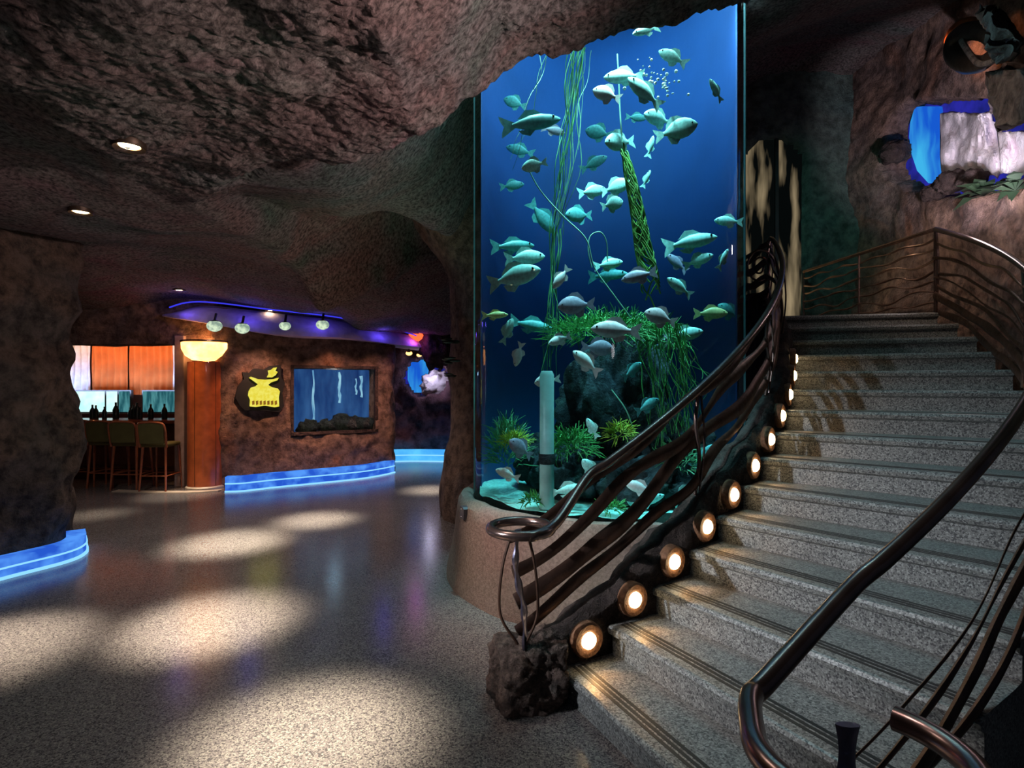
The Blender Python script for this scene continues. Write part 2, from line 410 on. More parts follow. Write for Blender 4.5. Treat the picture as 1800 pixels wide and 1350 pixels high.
# pillar behind the tank
def pillar_r(z):
    return .98 + .12*sst(1.2,.3,z)
g = MB(); n = 72; prof = 60; vs = []; fs = []
for i in range(prof+1):
    z = 5.2*i/prof
    for k in range(n):
        a = 2*PI*k/n; c, s_ = math.cos(a), math.sin(a)
        r = pillar_r(z)*(1+.06*fbm(Vector((c*1.5, s_*1.5, z*.7)))+.03*fbm(Vector((c*5, s_*5, z*3))))
        f_ = sst(3.0,4.6,z); vs.append((.17-.5*f_+r*c*(1+.5*f_*(c<0)), 7.55+.35*f_+r*s_, z))
for i in range(prof):
    for k in range(n): fs.append((i*n+k, i*n+(k+1)%n, (i+1)*n+(k+1)%n, (i+1)*n+k))
g.add(vs, fs); struct(g.build('pillar', 'brown_rock'))
# back wall behind the landing, with the doorway
def door_hole(x, y, z, s):
    return .3 if (3.53 < x < 4.47 and z < 5.45-.5*((x-3.97)/.45)**2*.5) else 0
sheet('wall_back_landing', [(1.2,8.9),(2.4,8.75),(3.4,8.6),(4.4,8.55),(5.0,8.6),(5.3,8.5)], 2.2, 6.6, 'teal_rock', .07, .07, .12, .9, hole=door_hole, seed=31)
# right wall (follows the outside of the stair) with the falls grotto
CX, CY, RI, RO = -1.83, 7.63, 5.0, 6.6
def cyl(r, deg, z=0): return Vector((CX+r*math.cos(R(deg)), CY+r*math.sin(R(deg)), z))
# grotto centre
def grot(x, y, z, s):
    dx = math.degrees(math.atan2(y-CY, x-CX))
    u = (dx+9.0)/11.2; v = (z-(1.7+.415*y))/(.082*y+.03)
    e = abs(u)**3+abs(v)**3 + .28*noise.noise(Vector((dx*.35, 0, z*3.5)))+.12*noise.noise(Vector((dx*1.2, 3, z*9)))
    return .40*sst(1.03, .95, e)
path = [cyl(7.0, d) for d in range(-50, 9, 3)]
path = [(p.x, p.y) for p in path]+[(5.12,8.75)]
path = path[::-1]    # travel so that the visible side is towards the stair
sheet('wall_right', path, 0, 6.4, 'brown_rock', .05, .05, .10, .9, hole=grot, seed=42, ridge=.05)

# bar room shell
g = MB(); g.box(-12,-5.3,13.05,13.25,0,3); struct(g.build('wall_bar_back', 'dark_wood', smooth=False))
g = MB(); g.box(-5.45,-5.3,9.9,13.05,0,3); struct(g.build('wall_bar_side', 'dark_wood', smooth=False))
# door jamb beside the column
g = MB(); g.box(-5.56,-5.40,9.36,9.62,0,2.5); struct(bevel(g.build('trim_1', 'jamb_plaster', smooth=False), .015))
# pale threshold
g = MB(); pl = catmull([(-6.3,8.95,0),(-5.6,8.85,0),(-5.0,8.86,0),(-4.65,9.0,0)], 8)
for off, in ((0,),): 
    v2 = [p for p in pl]+[p+Vector((.0,.16,0)) for p in pl]
    n = len(pl); g.add([v+Vector((0,0,.012)) for v in v2]+[v for v in v2], [(i,i+1,n+i+1,n+i) for i in range(n-1)]+[(i,i+1,2*n+i+1,2*n+i) for i in range(n-1)])
struct(g.build('trim_2', 'concrete_strip', smooth=False))

# ------------------------------------------------------------------ stairs
NS, RISE, DT, T1 = 15, .165, 3.72, -65.0
def th(k): return T1+DT*(k-1)          # k may be fractional; k=1 first nosing
def nose_z(t): return RISE*((t-T1)/DT+1)
st = empty('staircase', cyl(5.8, T1), 'curved grey terrazzo staircase climbing round the tall aquarium', 'staircase')
for k in range(1, NS+1):
    a0 = th(k); a1 = th(k+1) if k < NS else 14
    z1 = k*RISE; z0 = 0 if k == 1 else (k-1)*RISE-.002; 
    g = MB(); seg = 5 if k < NS else 20
    prof = [(-.028, z1-.045), (-.034, z1-.02), (-.026, z1-.004), (-.014, z1)]
    def pt(r, a, off, z):
        p = cyl(r, a, z); t = Vector((-math.sin(R(a)), math.cos(R(a)), 0)); return p+t*off
    rs = [RI, RO]
    sec = [(a0, 0.0, 0), (a0, 0.0, z1-.06)]+[(a0, o, z) for o, z in prof]+[(a0+(a1-a0)*i/seg, .0, z1) for i in range(1, seg+1)]+[(a1, 0, 0)]
    vs = []
    for r in rs:
        for (a, o, z) in sec: vs.append(pt(r, a, o, z))
    m_ = len(sec); fs = [(i, i+1, m_+i+1, m_+i) for i in range(m_-1)]+[(m_-1, 0, m_, 2*m_-1)]
    # side faces
    def side(base):
        f = []
        bot = []
        return f
    # bottom verts for side strips: build as fan polygons
    fs += [tuple(range(m_))[::-1], tuple(range(m_, 2*m_))]
    g.add(vs, fs)
    o = child(g, 'step' if k < NS else 'landing', 'terrazzo_step', st, smooth=False)
    if k <= NS-1:
        for q in (.045, .075, .105):
            s = MB(); w = .009
            P = [pt(RI+.03, a0, q-w, z1+.0015), pt(RO-.04, a0, q-w, z1+.0015), pt(RO-.04, a0, q+w, z1+.0015), pt(RI+.03, a0, q+w, z1+.0015)]
            P2 = [p-Vector((0,0,.004)) for p in P]
            s.add(P+P2, [(0,1,2,3),(7,6,5,4),(0,4,5,1),(1,5,6,2),(2,6,7,3),(3,7,4,0)])
            inv = (st.matrix_basis).inverted(); s.v = [inv @ v for v in s.v]
            s.build('grip_strip', 'black_strip', o, smooth=False)

# rocky curb between stair and tank
vs = []; fs = []; na = 150; SEC = 14
for i in range(na+1):
    t = -67.5+(74)*i/na
    zt = max(.30, nose_z(t)+.19) if t < -11 else 2.475+.30
    zt = zt + .05*noise.noise(Vector((t*.35, 1, 0)))
    zt = zt*sst(-68.5, -66.5, t)*.45+zt*.55
    ring = [(5.0, 0), (5.0, zt*.25), (5.0, zt*.5), (5.0, zt*.72), (5.01, zt*.86), (5.0, zt-.05), (4.96, zt), (4.88, zt+.01), (4.82, zt-.04), (4.80, zt*.8), (4.80, zt*.6), (4.80, zt*.4), (4.79, zt*.2), (4.78, 0)]
    for (r, z) in ring:
        p = cyl(r, t, z); d = fbm(p*3.2)*.05+fbm(p*9, 3)*.02
        if z > 0: p = cyl(r+(min(d, .02) if r > 4.9 else -d), t, z+d*.6)
        vs.append(p)
for i in range(na):
    for k in range(SEC-1): fs.append((i*SEC+k, i*SEC+k+1, (i+1)*SEC+k+1, (i+1)*SEC+k))
fs += [tuple(range(SEC)), tuple(na*SEC+k for k in range(SEC))[::-1]]
g = MB(); g.add(vs, fs); o = g.build('stair_curb', 'dark_rock')
tag(o, 'low dark rock curb along the tank side of the stair, holding the step lights', 'curb')

# step lights
def step_light(k):
    t = th(k)+1.55; z = k*RISE+.125
    p = cyl(5.045, t, z); nr = Vector((math.cos(R(t)), math.sin(R(t)), 0))
    q = Matrix.Translation(p) @ Matrix.Rotation(R(t), 4, 'Z') @ Matrix.Rotation(PI/2, 4, 'Y')
    root = bpy.data.objects.new('step_light', None); COL.objects.link(root); root.matrix_world = q
    root.matrix_basis = q
    g = MB(); g.lathe([(.044,-.03),(.10,-.05),(.098,-.012),(.088,.000),(.060,-.004),(.047,-.008)], seg=28); g.build('bezel', 'bezel_glow_tint', root)
    g = MB(); g.lathe([(0.0005,.018),(.03,.015),(.044,.002),(.046,-.014)], seg=28); g.build('lens', 'lamp_step', root)
    return root, p, nr
ordn = ['lowest','second','third','fourth','fifth','sixth','seventh','eighth','ninth','tenth','eleventh','twelfth']
LIGHTS = []
for k in range(1, 12):
    o, p, nr = step_light(k)
    tag(o, ('round warm step light beside the lowest step, nearest the rock newel block' if k == 1 else
            f'round warm step light in the stair curb, {ordn[k-1]} going up from the floor'), 'light', 'step lights along the curved stair')
    LIGHTS.append((p, nr))

# ------------------------------------------------------------------ railings
def arcpts(r, t0, t1, dz, n=60, wob=0, sd=0, wr=0):
    out = []
    for i in range(n+1):
        t = t0+(t1-t0)*i/n; z = max(.03, nose_z(t)) if t < th(NS) else NS*RISE
        p = cyl(r+wr*noise.noise(Vector((t*.12, sd, 3))), t, z+dz+wob*noise.noise(Vector((t*.16, sd, 0))))
        out.append(p)
    return out
# tank-side rail
rc = cyl(4.9, -67.8)
lr = empty('stair_railing', cyl(4.9, -66.5, .3), 'dark bronze railing with wavy branch bars on the tank side of the stair', 'railing')
ringc = Vector((.045, 2.90, .965)); rr_ = .155
top = arcpts(4.93, -63.5, 8, .90, 90)
start = [ringc+Vector((rr_*math.cos(a), rr_*math.sin(a), 0)) for a in np.linspace(R(75), R(75-350), 34)]
curl = start[::-1]
# ring joins the rail at its right-hand side
rp = lambda a: ringc+Vector((rr_*math.cos(R(a)), rr_*math.sin(R(a)), 0))
g = MB(); g.tube([rp(a) for a in np.linspace(0, 360, 49)], .025, 14, False); child(g, 'end_ring', 'rail_metal', lr)
join = catmull([rp(-85), rp(-62), ringc+Vector((.19,.02,.03)), top[1], top[3]], 8)
g = MB(); g.tube(join[4:]+top[4:], .026, 14)
child(g, 'top_rail', 'rail_metal', lr)
# curled upper end
e = top[-1]
g = MB(); sp = []
for i in range(70):
    a = i/70*4.2*PI; q = .22*(1-i/85)
    sp.append(cyl(4.95+.25*math.sin(a*.5)*0, -13.5, 0)+Vector((-.12+q*math.cos(a)*.8, .1, 3.05+q*math.sin(a))))
g.tube(sp, .012, 6); child(g, 'scroll', 'rail_metal', lr)
for bi, (dz, rad, mt) in enumerate(((.84,.030,'rail_dark'),(.66,.040,'rail_dark'),(.49,.048,'rail_dark'),(.32,.040,'rail_dark'))):
    base = arcpts(4.90, -68.3+bi*.2, 6, dz, 130, .09, bi*5.3, .07)
    rads = [rad*(1+.55*noise.noise(Vector((i*.11, bi, 2)))) for i in range(len(base))]
    g = MB(); g.tube(base, rads, 8, flat=.35); child(g, 'branch_bar', mt, lr)
for bi, t in enumerate((-51.5, -37, -24, -12, 2)):
    z = nose_z(t) if t < th(NS) else NS*RISE
    g = MB(); a = cyl(4.9, t, z+.2); b = cyl(4.93, t, z+.89)
    g.tube(catmull([a, a.lerp(b, .35)+Vector((.02,0,0)), a.lerp(b,.7)-Vector((.015,0,0)), b], 6), .013, 8)
    g.tube(catmull([a+Vector((.03,0,.02)), a.lerp(b,.5)+Vector((.05,0,0)), b+Vector((.015,0,-.03))], 6), .008, 6)
    child(g, 'post', 'rail_metal', lr)
# newel post under the ring
g = MB(); a = Vector((.07,2.95,.33)); b = Vector((.03,2.93,.95)); P = catmull([a, (.06,2.93,.55), (.02,2.92,.75), b], 10)
g.tube(P, [.028+.01*math.sin(i*.9) for i in range(len(P))], 6, flat=.35); child(g, 'newel_post', 'post_metal', lr)
for sx, s2 in ((-1,.09),(1,.10)):
    g = MB(); g.tube(catmull([(.05+sx*.02,2.93,.36), (.03+sx*s2,2.92,.52), (.03+sx*s2*.9,2.92,.75), (.04+sx*.04,2.93,.94)], 10), .008, 6); child(g, 'curved_rod', 'rail_dark', lr)
# outer rail
orl = empty('stair_railing', cyl(6.6, -62, .3), 'dark bronze railing with a wide looped end, on the open outer side of the stair', 'railing')
rc2 = Vector((.70, 1.14, .955)); rq = .20
top2 = arcpts(6.58, -65.0, -12.9, .90, 90)
lp = [rc2+Vector((rq*math.cos(a), rq*math.sin(a), 0)) for a in np.linspace(R(35-360), R(118-360+360-360+0), 3)]
lp = [rc2+Vector((rq*math.cos(a), rq*math.sin(a), 0)) for a in np.linspace(R(40), R(-225), 44)]
jn = catmull([lp[-6], lp[-5], Vector((.565,1.345,.957)), Vector((.64,1.415,.968)), top2[1], top2[3]], 8)[8:]
land = [cyl(6.58,-12.9,3.375)+ (Vector((4.36,8.5,3.375))-cyl(6.58,-12.9,3.375))*t for t in np.linspace(0,1,14)]
g = MB(); g.tube(lp[:-5]+jn[:-1]+top2[3:], .0265, 16); child(g, 'top_rail', 'rail_metal', orl)
for bi, (dz, rad) in enumerate(((.38,.010),(.29,.020),(.17,.042),(.04,.034))):
    t0 = -65.5
    base = arcpts(6.58, t0, -12.9, dz, 120, .06, 40+bi*4.1, .04)
    base = catmull([Vector((.735,1.205,max(.06, base[0].z-.03))), Vector((.79,1.36,max(.08, base[0].z-.02))), Vector((.85,1.50,base[0].z-.01)), base[0], base[2]], 6)[:-6]+base[2:]
    rads = [rad*(1+.5*noise.noise(Vector((i*.12, bi, 9)))) for i in range(len(base))]
    g = MB(); g.tube(base, rads, 8, flat=.4); child(g, 'branch_bar', 'rail_dark', orl)
for bi, (dz, rad) in enumerate(((.76,.014),(.60,.018),(.48,.015))):
    base = arcpts(6.58, -46, -12.9, dz, 80, .09, 60+bi*3.7, .05)
    g = MB(); g.tube(base, [rad*(1+.5*noise.noise(Vector((i*.15, bi, 4)))) for i in range(len(base))], 8, flat=.6); child(g, 'branch_bar', 'bronze_bright' if bi == 0 else 'rail_dark', orl)
for t in (-46, -31, -13):
    z = nose_z(t); g = MB(); g.tube(catmull([cyl(6.58,t,z), cyl(6.60,t,z+.5), cyl(6.58,t,z+.89)], 6), .016, 8); child(g, 'post', 'rail_metal', orl)
g = MB(); P = catmull([(.74,1.19,0),(.75,1.20,.35),(.71,1.21,.65),(.72,1.22,.97)], 12)
g.tube(P, [.027+.009*math.sin(i*.7) for i in range(len(P))], 8, flat=.45); child(g, 'newel_post', 'post_metal', orl)
g = MB()
g.tube(catmull([(.60,1.24,.30),(.63,1.26,.7),(.70,1.27,.82),(.78,1.24,.80),(.84,1.2,.6)], 8), .012, 8)
g.tube(catmull([(.66,1.12,.30),(.72,1.05,.7),(.80,1.05,.78),(.86,1.12,.6)], 8), .012, 8)
child(g, 'curved_rod', 'rail_dark', orl)
# landing rail
ldr = empty('landing_railing', (4.5,6.9,2.475), 'thin pale bronze railing with tangled wavy bars along the edge of the upper landing', 'railing')
g = MB(); g.tube(land, .022, 12); child(g, 'top_rail', 'bronze_bright', ldr)
for bi in range(7):
    base = []; 
    for i in range(40):
        p = land[0].lerp(land[-1], i/39); dz = -.10-.115*bi
        base.append(Vector((p.x+.03*noise.noise(Vector((i*.2,bi,0))), p.y, p.z+dz+.09*noise.noise(Vector((i*.13,bi*3,1))))))
    g = MB(); g.tube(base, [.012+.010*noise.noise(Vector((i*.2,bi,5))) for i in range(40)], 6); child(g, 'wavy_bar', 'bronze_bright' if bi < 3 else 'rail_dark', ldr)
for tt in (0, .5, 1):
    p = land[0].lerp(land[-1], tt); g = MB(); g.tube([p, p-Vector((0,0,.9))], .015, 8); child(g, 'post', 'rail_metal', ldr)
# newel rock
sub = bmesh.new(); bmesh.ops.create_cube(sub, size=1); bmesh.ops.subdivide_edges(sub, edges=sub.edges, cuts=22, use_grid_fill=True)
for v in sub.verts:
    q = v.co.copy(); 
    rr = Vector((abs(q.x)**5, abs(q.y)**5, abs(q.z)**5)); f = 1/(sum(rr)**(1/5))*.5
    q = q*(f*.75+.25)
    v.co = Vector((q.x*.37*(1-.12*(q.z>0)*q.z), q.y*.34, q.z*.34))
    d = fbm(v.co*8)*.045+fbm(v.co*22, 3)*.022; v.co += q.normalized()*d
me = bpy.data.meshes.new('newel_block'); sub.to_mesh(me); sub.free(); me.materials.append(MATS['newel_rock']); me.shade_smooth()
o = bpy.data.objects.new('newel_block', me); COL.objects.link(o); o.location = (.095,3.07,.158); o.rotation_euler = (0,0,.35)
tag(o, 'rough brown rock block on the floor at the foot of the stair railing', 'rock')

# ------------------------------------------------------------------ aquarium
TC = Vector((.85, 5.23, 0)); TR = 1.19
aq = empty('aquarium', TC, 'tall cylindrical aquarium full of blue water on a rounded stone base', 'aquarium')
vs = []; fs = []; n = 96
prof = [(1.44,0),(1.43,.06),(1.40,.18),(1.37,.34),(1.355,.5),(1.345,.6),(1.335,.68),(1.31,.725),(1.27,.735),(1.23,.725),(1.205,.70),(1.20,.60)]
for i, (r, z) in enumerate(prof):
    for k in range(n):
        a = 2*PI*k/n; w = fbm(Vector((math.cos(a)*1.5, math.sin(a)*1.5, z)))*.03
        zz = z+(.035*noise.noise(Vector((math.cos(a)*2.6, math.sin(a)*2.6, 3)))+.02*noise.noise(Vector((math.cos(a)*7, math.sin(a)*7, 3))) if z > .55 else 0)
        vs.append((TC.x+(r+w*(z<.69))*math.cos(a), TC.y+(r+w*(z<.69))*math.sin(a), zz))
for i in range(len(prof)-1):
    for k in range(n): fs.append((i*n+k, i*n+(k+1)%n, (i+1)*n+(k+1)%n, (i+1)*n+k))
g = MB(); g.add(vs, fs); child(g, 'pedestal', 'pedestal_rock', aq)
g = MB(); g.lathe([(TR,.66),(TR,5.95)], TC, 96); child(g, 'glass_cylinder', 'tank_glass', aq)
g = MB(); g.lathe([(.001,.62),(TR-.03,.62),(TR-.03,5.92),(.001,5.92)], TC, 64); child(g, 'water', 'tank_water', aq)
da = math.atan2(TC.y, TC.x)     # far side direction from the camera
g = MB(); g.lathe([(TR-.05,.64),(TR-.05,6.0)], TC, 64, da-R(98), da+R(98)); bk = child(g, 'back_panel', 'tank_wall_blue', aq)
sd = bk.modifiers.new('thick', 'SOLIDIFY'); sd.thickness = .01
# sand
vs = []; fs = []; 
for i in range(13):
    for k in range(72):
        a = 2*PI*k/72; r = (TR-.045)*i/12
        x, y = r*math.cos(a), r*math.sin(a)
        vs.append((TC.x+x, TC.y+y, .735+.05*fbm(Vector((x*2.5,y*2.5,1)))))
for i in range(12):
    for k in range(72): fs.append((i*72+k, i*72+(k+1)%72, (i+1)*72+(k+1)%72, (i+1)*72+k))
g = MB(); g.add(vs, fs); child(g, 'sand_bed', 'sand', aq)
g = MB(); 
for a in (da+PI/2+R(13.2), da-PI/2-R(13.2)):
    g = MB(); p = TC+Vector((math.cos(a),math.sin(a),0))*(TR+.004); g.box(p.x-.006,p.x+.006,p.y-.006,p.y+.006,.72,4.9); child(g, 'seam', 'silicone', aq, False)
# plaque
pl_ = cyl(0,0); a = math.atan2(-1.05, -.93); p = at(808,902,4.62)
ang = math.atan2(p.y-TC.y, p.x-TC.x); pr = TC+Vector((math.cos(ang),math.sin(ang),0))*1.375+Vector((0,0,p.z))
pq = empty('plaque', pr, 'small dark grey plate fixed to the aquarium base', 'plaque'); pq.rotation_euler = (0,0,ang); 
g = MB(); g.prism([(-.045,-.04),(-.03,-.05),(.04,-.05),(.045,.035),(.02,.05),(-.04,.05)], -.06, .02, lambda a,b,d: Vector((d,a,b)))
g.build('plate', 'plaque_metal', pq, False)
for q in (.03,-.03):
    g = MB(); g.ball((.022,0,q), .006); g.build('screw', 'chrome', pq)

# reef
def boulder(name, c, s, mat, sub_=4, amp=.25, sc=1.6, sd=0, flat=None):
    bm = bmesh.new(); bmesh.ops.create_icosphere(bm, subdivisions=sub_, radius=1)
    for v in bm.verts:
        q = v.co.copy(); d = 1+amp*fbm(q*sc+Vector((sd,sd*2,0)))+amp*.35*fbm(q*sc*3.5+Vector((0,sd,0)), 3)+amp*.5*(.3-abs(noise.noise(q*sc*1.3+Vector((sd,0,sd)))))
        v.co = Vector((q.x*s[0]*d, q.y*s[1]*d, q.z*s[2]*d))
    me = bpy.data.meshes.new(name); bm.to_mesh(me); bm.free(); me.materials.append(MATS[mat]); me.shade_smooth()
    o = bpy.data.objects.new(name, me); COL.objects.link(o); o.location = c; return o
REEF = [((1.05,5.35,1.35),(.52,.42,.72),'large dark reef rock rising up the middle of the aquarium'),
        ((1.40,5.10,1.02),(.42,.40,.42),'dark reef rock at the lower right inside the aquarium, behind the railing'),
        ((.52,4.88,.92),(.28,.25,.24),'small dark reef rock near the front glass beside the pale reflection tube'),
        ((1.10,4.62,.88),(.34,.26,.22),'low dark reef rock at the front glass below the big reef'),
        ((.30,5.25,.98),(.22,.22,.26),'rounded dark rock among grass at the far left of the tank floor')]
for i, (c, s, lb) in enumerate(REEF):
    tag(boulder('reef_rock', c, s, 'reef_rock', 5, .34, 1.5, i*3.7), lb, 'rock', 'reef rocks in the aquarium')

# weeds
def strands(name, mat, roots, seed, lab, cat='plant', group=None, parent=None):
    rnd = random.Random(seed); g = MB()
    for (a, b, n, spread, rad, wav) in roots:
        a = Vector(a); b = Vector(b)
        for i in range(n):
            o1 = Vector((rnd.gauss(0,spread), rnd.gauss(0,spread*.6), 0)); o2 = Vector((rnd.gauss(0,spread), rnd.gauss(0,spread*.6), rnd.uniform(-.15,.15)))
            P = []; m_ = 14; s = rnd.uniform(0,99)
            for j in range(m_+1):
                t = j/m_; p = (a+o1).lerp(b+o2, t)
                p += Vector((noise.noise(Vector((t*2.5,s,0))), noise.noise(Vector((t*2.5,s,5))), 0))*wav
                P.append(p)
            g.tube(P, [rad*(1-.5*j/m_) for j in range(m_+1)], 4, False)
    o = g.build(name, mat)
    return tag(o, lab, cat, group)
strands('kelp_curtain', 'kelp', [(at(1020,85,4.75), at(975,430,4.85), 16, .035, .005, .12), (at(975,400,4.85), at(965,640,4.9), 10, .03, .005, .08)], 1, 'tall bundle of thin green kelp strands hanging down the left middle of the tank')
strands('trailing_weed', 'kelp_pale', [(at(955,95,4.7), at(910,300,4.7), 3, .02, .0035, .1), (at(1030,90,4.8), at(1010,260,4.8), 4, .03, .003, .06)], 2, 'few fine pale weed strands left of the kelp bundle near the top of the tank')
def vine(pts, rad, mat, lab, name='vine', n=1):
    g = MB(); P = catmull(pts, 8); g.tube(P, rad, 6); o = g.build(name, mat); return tag(o, lab, 'vine')
vine([at(925,290,4.6), at(950,335,4.6), at(990,380,4.6), at(1030,420,4.6), at(1045,470,4.6), at(1080,520,4.6), at(1110,560,4.65)], .0055, 'kelp_pale', 'long thin pale vine slanting down across the middle of the tank')
vine([at(1040,470,4.7), at(1034,440,4.7), at(1038,415,4.7), at(1055,408,4.7), at(1066,425,4.7), at(1068,460,4.7)], .005, 'kelp_pale', 'thin pale vine looping over like a hook in the middle of the tank')
vine([at(1085,95,4.6), at(1088,150,4.6), at(1090,200,4.6), at(1094,250,4.55)], .006, 'kelp_pale', 'thin straight pale stem above the green algae rope')
vine([at(1075,685,4.55), at(1100,720,4.5), at(1115,760,4.5), at(1125,790,4.5)], .005, 'kelp_pale', 'short curved vine on the dark face of the big reef')
# algae rope: braided strands thickening downwards
rnd = random.Random(5); g = MB()
path = catmull([at(1090,245,4.5), at(1105,300,4.5), at(1120,370,4.5), at(1130,430,4.5), at(1142,490,4.5), at(1150,550,4.55)], 10)
for s in range(46):
    ph = rnd.uniform(0,2*PI); P = []; i0 = rnd.randint(0,18); i1 = min(len(path), i0+rnd.randint(18,34)); tw = rnd.choice((-1,1))*rnd.uniform(.15,.35)
    for i in range(i0, i1):
        t = i/len(path); w = .018+.085*t*(1.15-t*.4); a = ph+i*tw
        P.append(path[i]+Vector((math.cos(a)*w+.012*noise.noise(Vector((i,s,0))), math.sin(a)*w*.7, .015*math.sin(i+s))))
    g.tube(P, .0065, 5, False)
tag(g.build('algae_rope', 'algae_rope'), 'thick bright green braided algae rope hanging in the tank above the reef', 'plant')
def bush(name, c, s, n, ln, mat, seed, lab, up=.5, rad=.0045):
    rnd = random.Random(seed); g = MB(); c = Vector(c)
    for i in range(n):
        v = Vector((rnd.gauss(0,1), rnd.gauss(0,1), rnd.gauss(0,1))); v.normalize()
        if v.z < -.3: v.z *= -1
        p = c+Vector((v.x*s[0], v.y*s[1], v.z*s[2]))*rnd.uniform(.55,1)
        d = (v+Vector((0,0,up))+Vector((rnd.gauss(0,.6),rnd.gauss(0,.6),rnd.gauss(0,.5)))).normalized()*ln*rnd.uniform(.5,1.2)
        q = d.cross(Vector((rnd.gauss(0,1),rnd.gauss(0,1),0))).normalized()*ln*.3*rnd.uniform(-1,1)
        g.tube([p, p+d*.5+q*.6, p+d+q*.4-Vector((0,0,ln*.15))], [rad, rad*.8, rad*.4], 3, False)
    return tag(g.build(name, mat), lab, 'plant')
bush('moss_clump', at(1062,590,4.95), (.50,.3,.16), 900, .16, 'moss', 3, 'wide bushy green moss covering the top of the big reef', .1)
bush('moss_clump', at(1165,600,4.85), (.15,.15,.16), 260, .15, 'moss', 33, 'mounded green moss at the right shoulder of the big reef, under the algae rope', .0)
strands('hanging_weed', 'moss', [(at(1180,570,4.62), at(1215,740,4.62), 22, .06, .0045, .12), (at(1150,600,4.6), at(1160,780,4.6), 14, .05, .0045, .08), (at(1200,600,4.65), at(1225,690,4.65), 10, .05, .004, .15)], 8, 'green weed tendrils trailing down the right side of the reef')
bush('grass_clump', at(892,800,4.95), (.15,.2,.3), 420, .15, 'kelp', 10, 'tall loose green water grass at the left edge of the tank floor', 1.0)
bush('moss_clump', at(905,778,4.65), (.10,.08,.07), 160, .08, 'moss_yellow', 11, 'small yellow green moss tuft among the grass on the tank left', .5)
bush('moss_clump', at(1005,790,4.55), (.20,.12,.15), 380, .11, 'moss', 12, 'dense green moss patch right of the pale reflection tube, low on the reef', .2)
bush('moss_clump', at(1090,765,4.5), (.10,.08,.09), 160, .09, 'moss_yellow', 14, 'olive yellow moss tuft on the dark lower face of the big reef', .2)
bush('moss_clump', at(938,882,4.35), (.09,.06,.05), 130, .06, 'moss', 15, 'little green moss tuft on the sand at the front glass', .3)
bush('moss_clump', at(1075,895,4.2), (.10,.05,.05), 130, .07, 'moss', 16, 'little green moss tuft behind the railing at the front glass', .3)
bush('grass_clump', at(1195,820,4.45), (.16,.08,.16), 160, .12, 'kelp', 17, 'green water grass behind the railing bars at the right of the tank', .3)
# pale tube standing in for a reflection in the tank glass
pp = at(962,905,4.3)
reflection_tube = empty('reflection_tube', (pp.x,4.35,.75), 'pale upright reflection in the tank glass, shaped as a tube, left of the reef', 'reflection_tube')
g = MB(); g.lathe([(.055,0),(.058,.02),(.055,.35),(.06,.37),(.06,.40),(.055,.42),(.055,1.02),(.04,1.05),(.03,1.05)], (0,0,0), 24); g.build('tube', 'reflection_pale', reflection_tube)
g = MB(); g.lathe([(.062,.34),(.064,.36),(.064,.40),(.062,.42)], (0,0,0), 24); g.build('collar', 'reef_rock', reflection_tube)
# bubbles
rnd = random.Random(4); bm_cache = {}
for i in range(46):
    px, py = rnd.gauss(1165,20), rnd.gauss(138,22)
    o = None; r = rnd.choice((.006,.008,.011,.014))
    if r not in bm_cache:
        g = MB(); g.ball((0,0,0), r, seg=10, rings=7); o = g.build('bubble', 'fish_white'); bm_cache[r] = o
    else:
        o = bm_cache[r].copy(); COL.objects.link(o)
    o.location = at(px, py, rnd.uniform(4.4,4.6)); tag(o, 'tiny round air bubble in the bubble cloud near the top of the tank', 'bubble', 'air bubbles near the top of the tank')

# fish ---------------------------------------------------------------
FC = {}
def fish_parts(shape, mat):
    key = (shape, mat)
    if key in FC: return FC[key]
    prof = {'round': [(.50,.02,.012),(.45,.10,.04),(.36,.19,.07),(.22,.265,.09),(.05,.285,.095),(-.12,.23,.075),(-.26,.12,.045),(-.34,.065,.025),(-.38,.06,.018)],
            'long':  [(.50,.015,.012),(.44,.06,.04),(.32,.11,.07),(.15,.145,.085),(-.05,.14,.08),(-.22,.095,.055),(-.34,.05,.03),(-.40,.04,.02)],
            'oval':  [(.50,.02,.012),(.44,.085,.04),(.32,.155,.07),(.15,.205,.085),(-.03,.20,.085),(-.20,.135,.06),(-.33,.06,.03),(-.39,.05,.018)]}[shape]
    b = MB(); ns = 14; vs = []; fs = []
    for x, h, w in prof:
        for k in range(ns):
            a = 2*PI*k/ns; vs.append((x, w*math.cos(a), h*math.sin(a)*(1 if math.sin(a) > 0 else .92)))
    for i in range(len(prof)-1):
        for k in range(ns): fs.append((i*ns+k, i*ns+(k+1)%ns, (i+1)*ns+(k+1)%ns, (i+1)*ns+k))
    fs += [tuple(range(ns))[::-1], tuple((len(prof)-1)*ns+k for k in range(ns))]
    b.add(vs, fs)
    H = max(p[1] for p in prof)
    def fin(poly, y0=-.006, y1=.006):
        g = MB(); g.prism(poly, y0, y1, lambda a,b,d: Vector((a,d,b))); return g
    res = [('body', b.build('body', mat)),
           ('tail_fin', fin([(-.35,.05),(-.42,.09),(-.62,.20),(-.60,.10),(-.55,0),(-.60,-.10),(-.62,-.20),(-.42,-.09),(-.35,-.05)]).build('tail_fin', mat, None, False)),
           ('dorsal_fin', fin([(.20,H*.9),(.05,H+.09),(-.12,H+.10),(-.27,H*.75),(-.30,.10),(-.1,.10)]).build('dorsal_fin', mat, None, False)),
           ('anal_fin', fin([(.02,-H*.85),(-.10,-H-.08),(-.24,-H-.03),(-.30,-.11),(-.1,-.1)]).build('anal_fin', mat, None, False))]
    e = MB(); 
    for s in (-1,1): e.ball((.37,s*.055,.05), .024, seg=8, rings=6)
    res.append(('eye', e.build('eye', 'eye_dark')))
    FC[key] = res
    for nme, o in res: COL.objects.unlink(o)
    return res
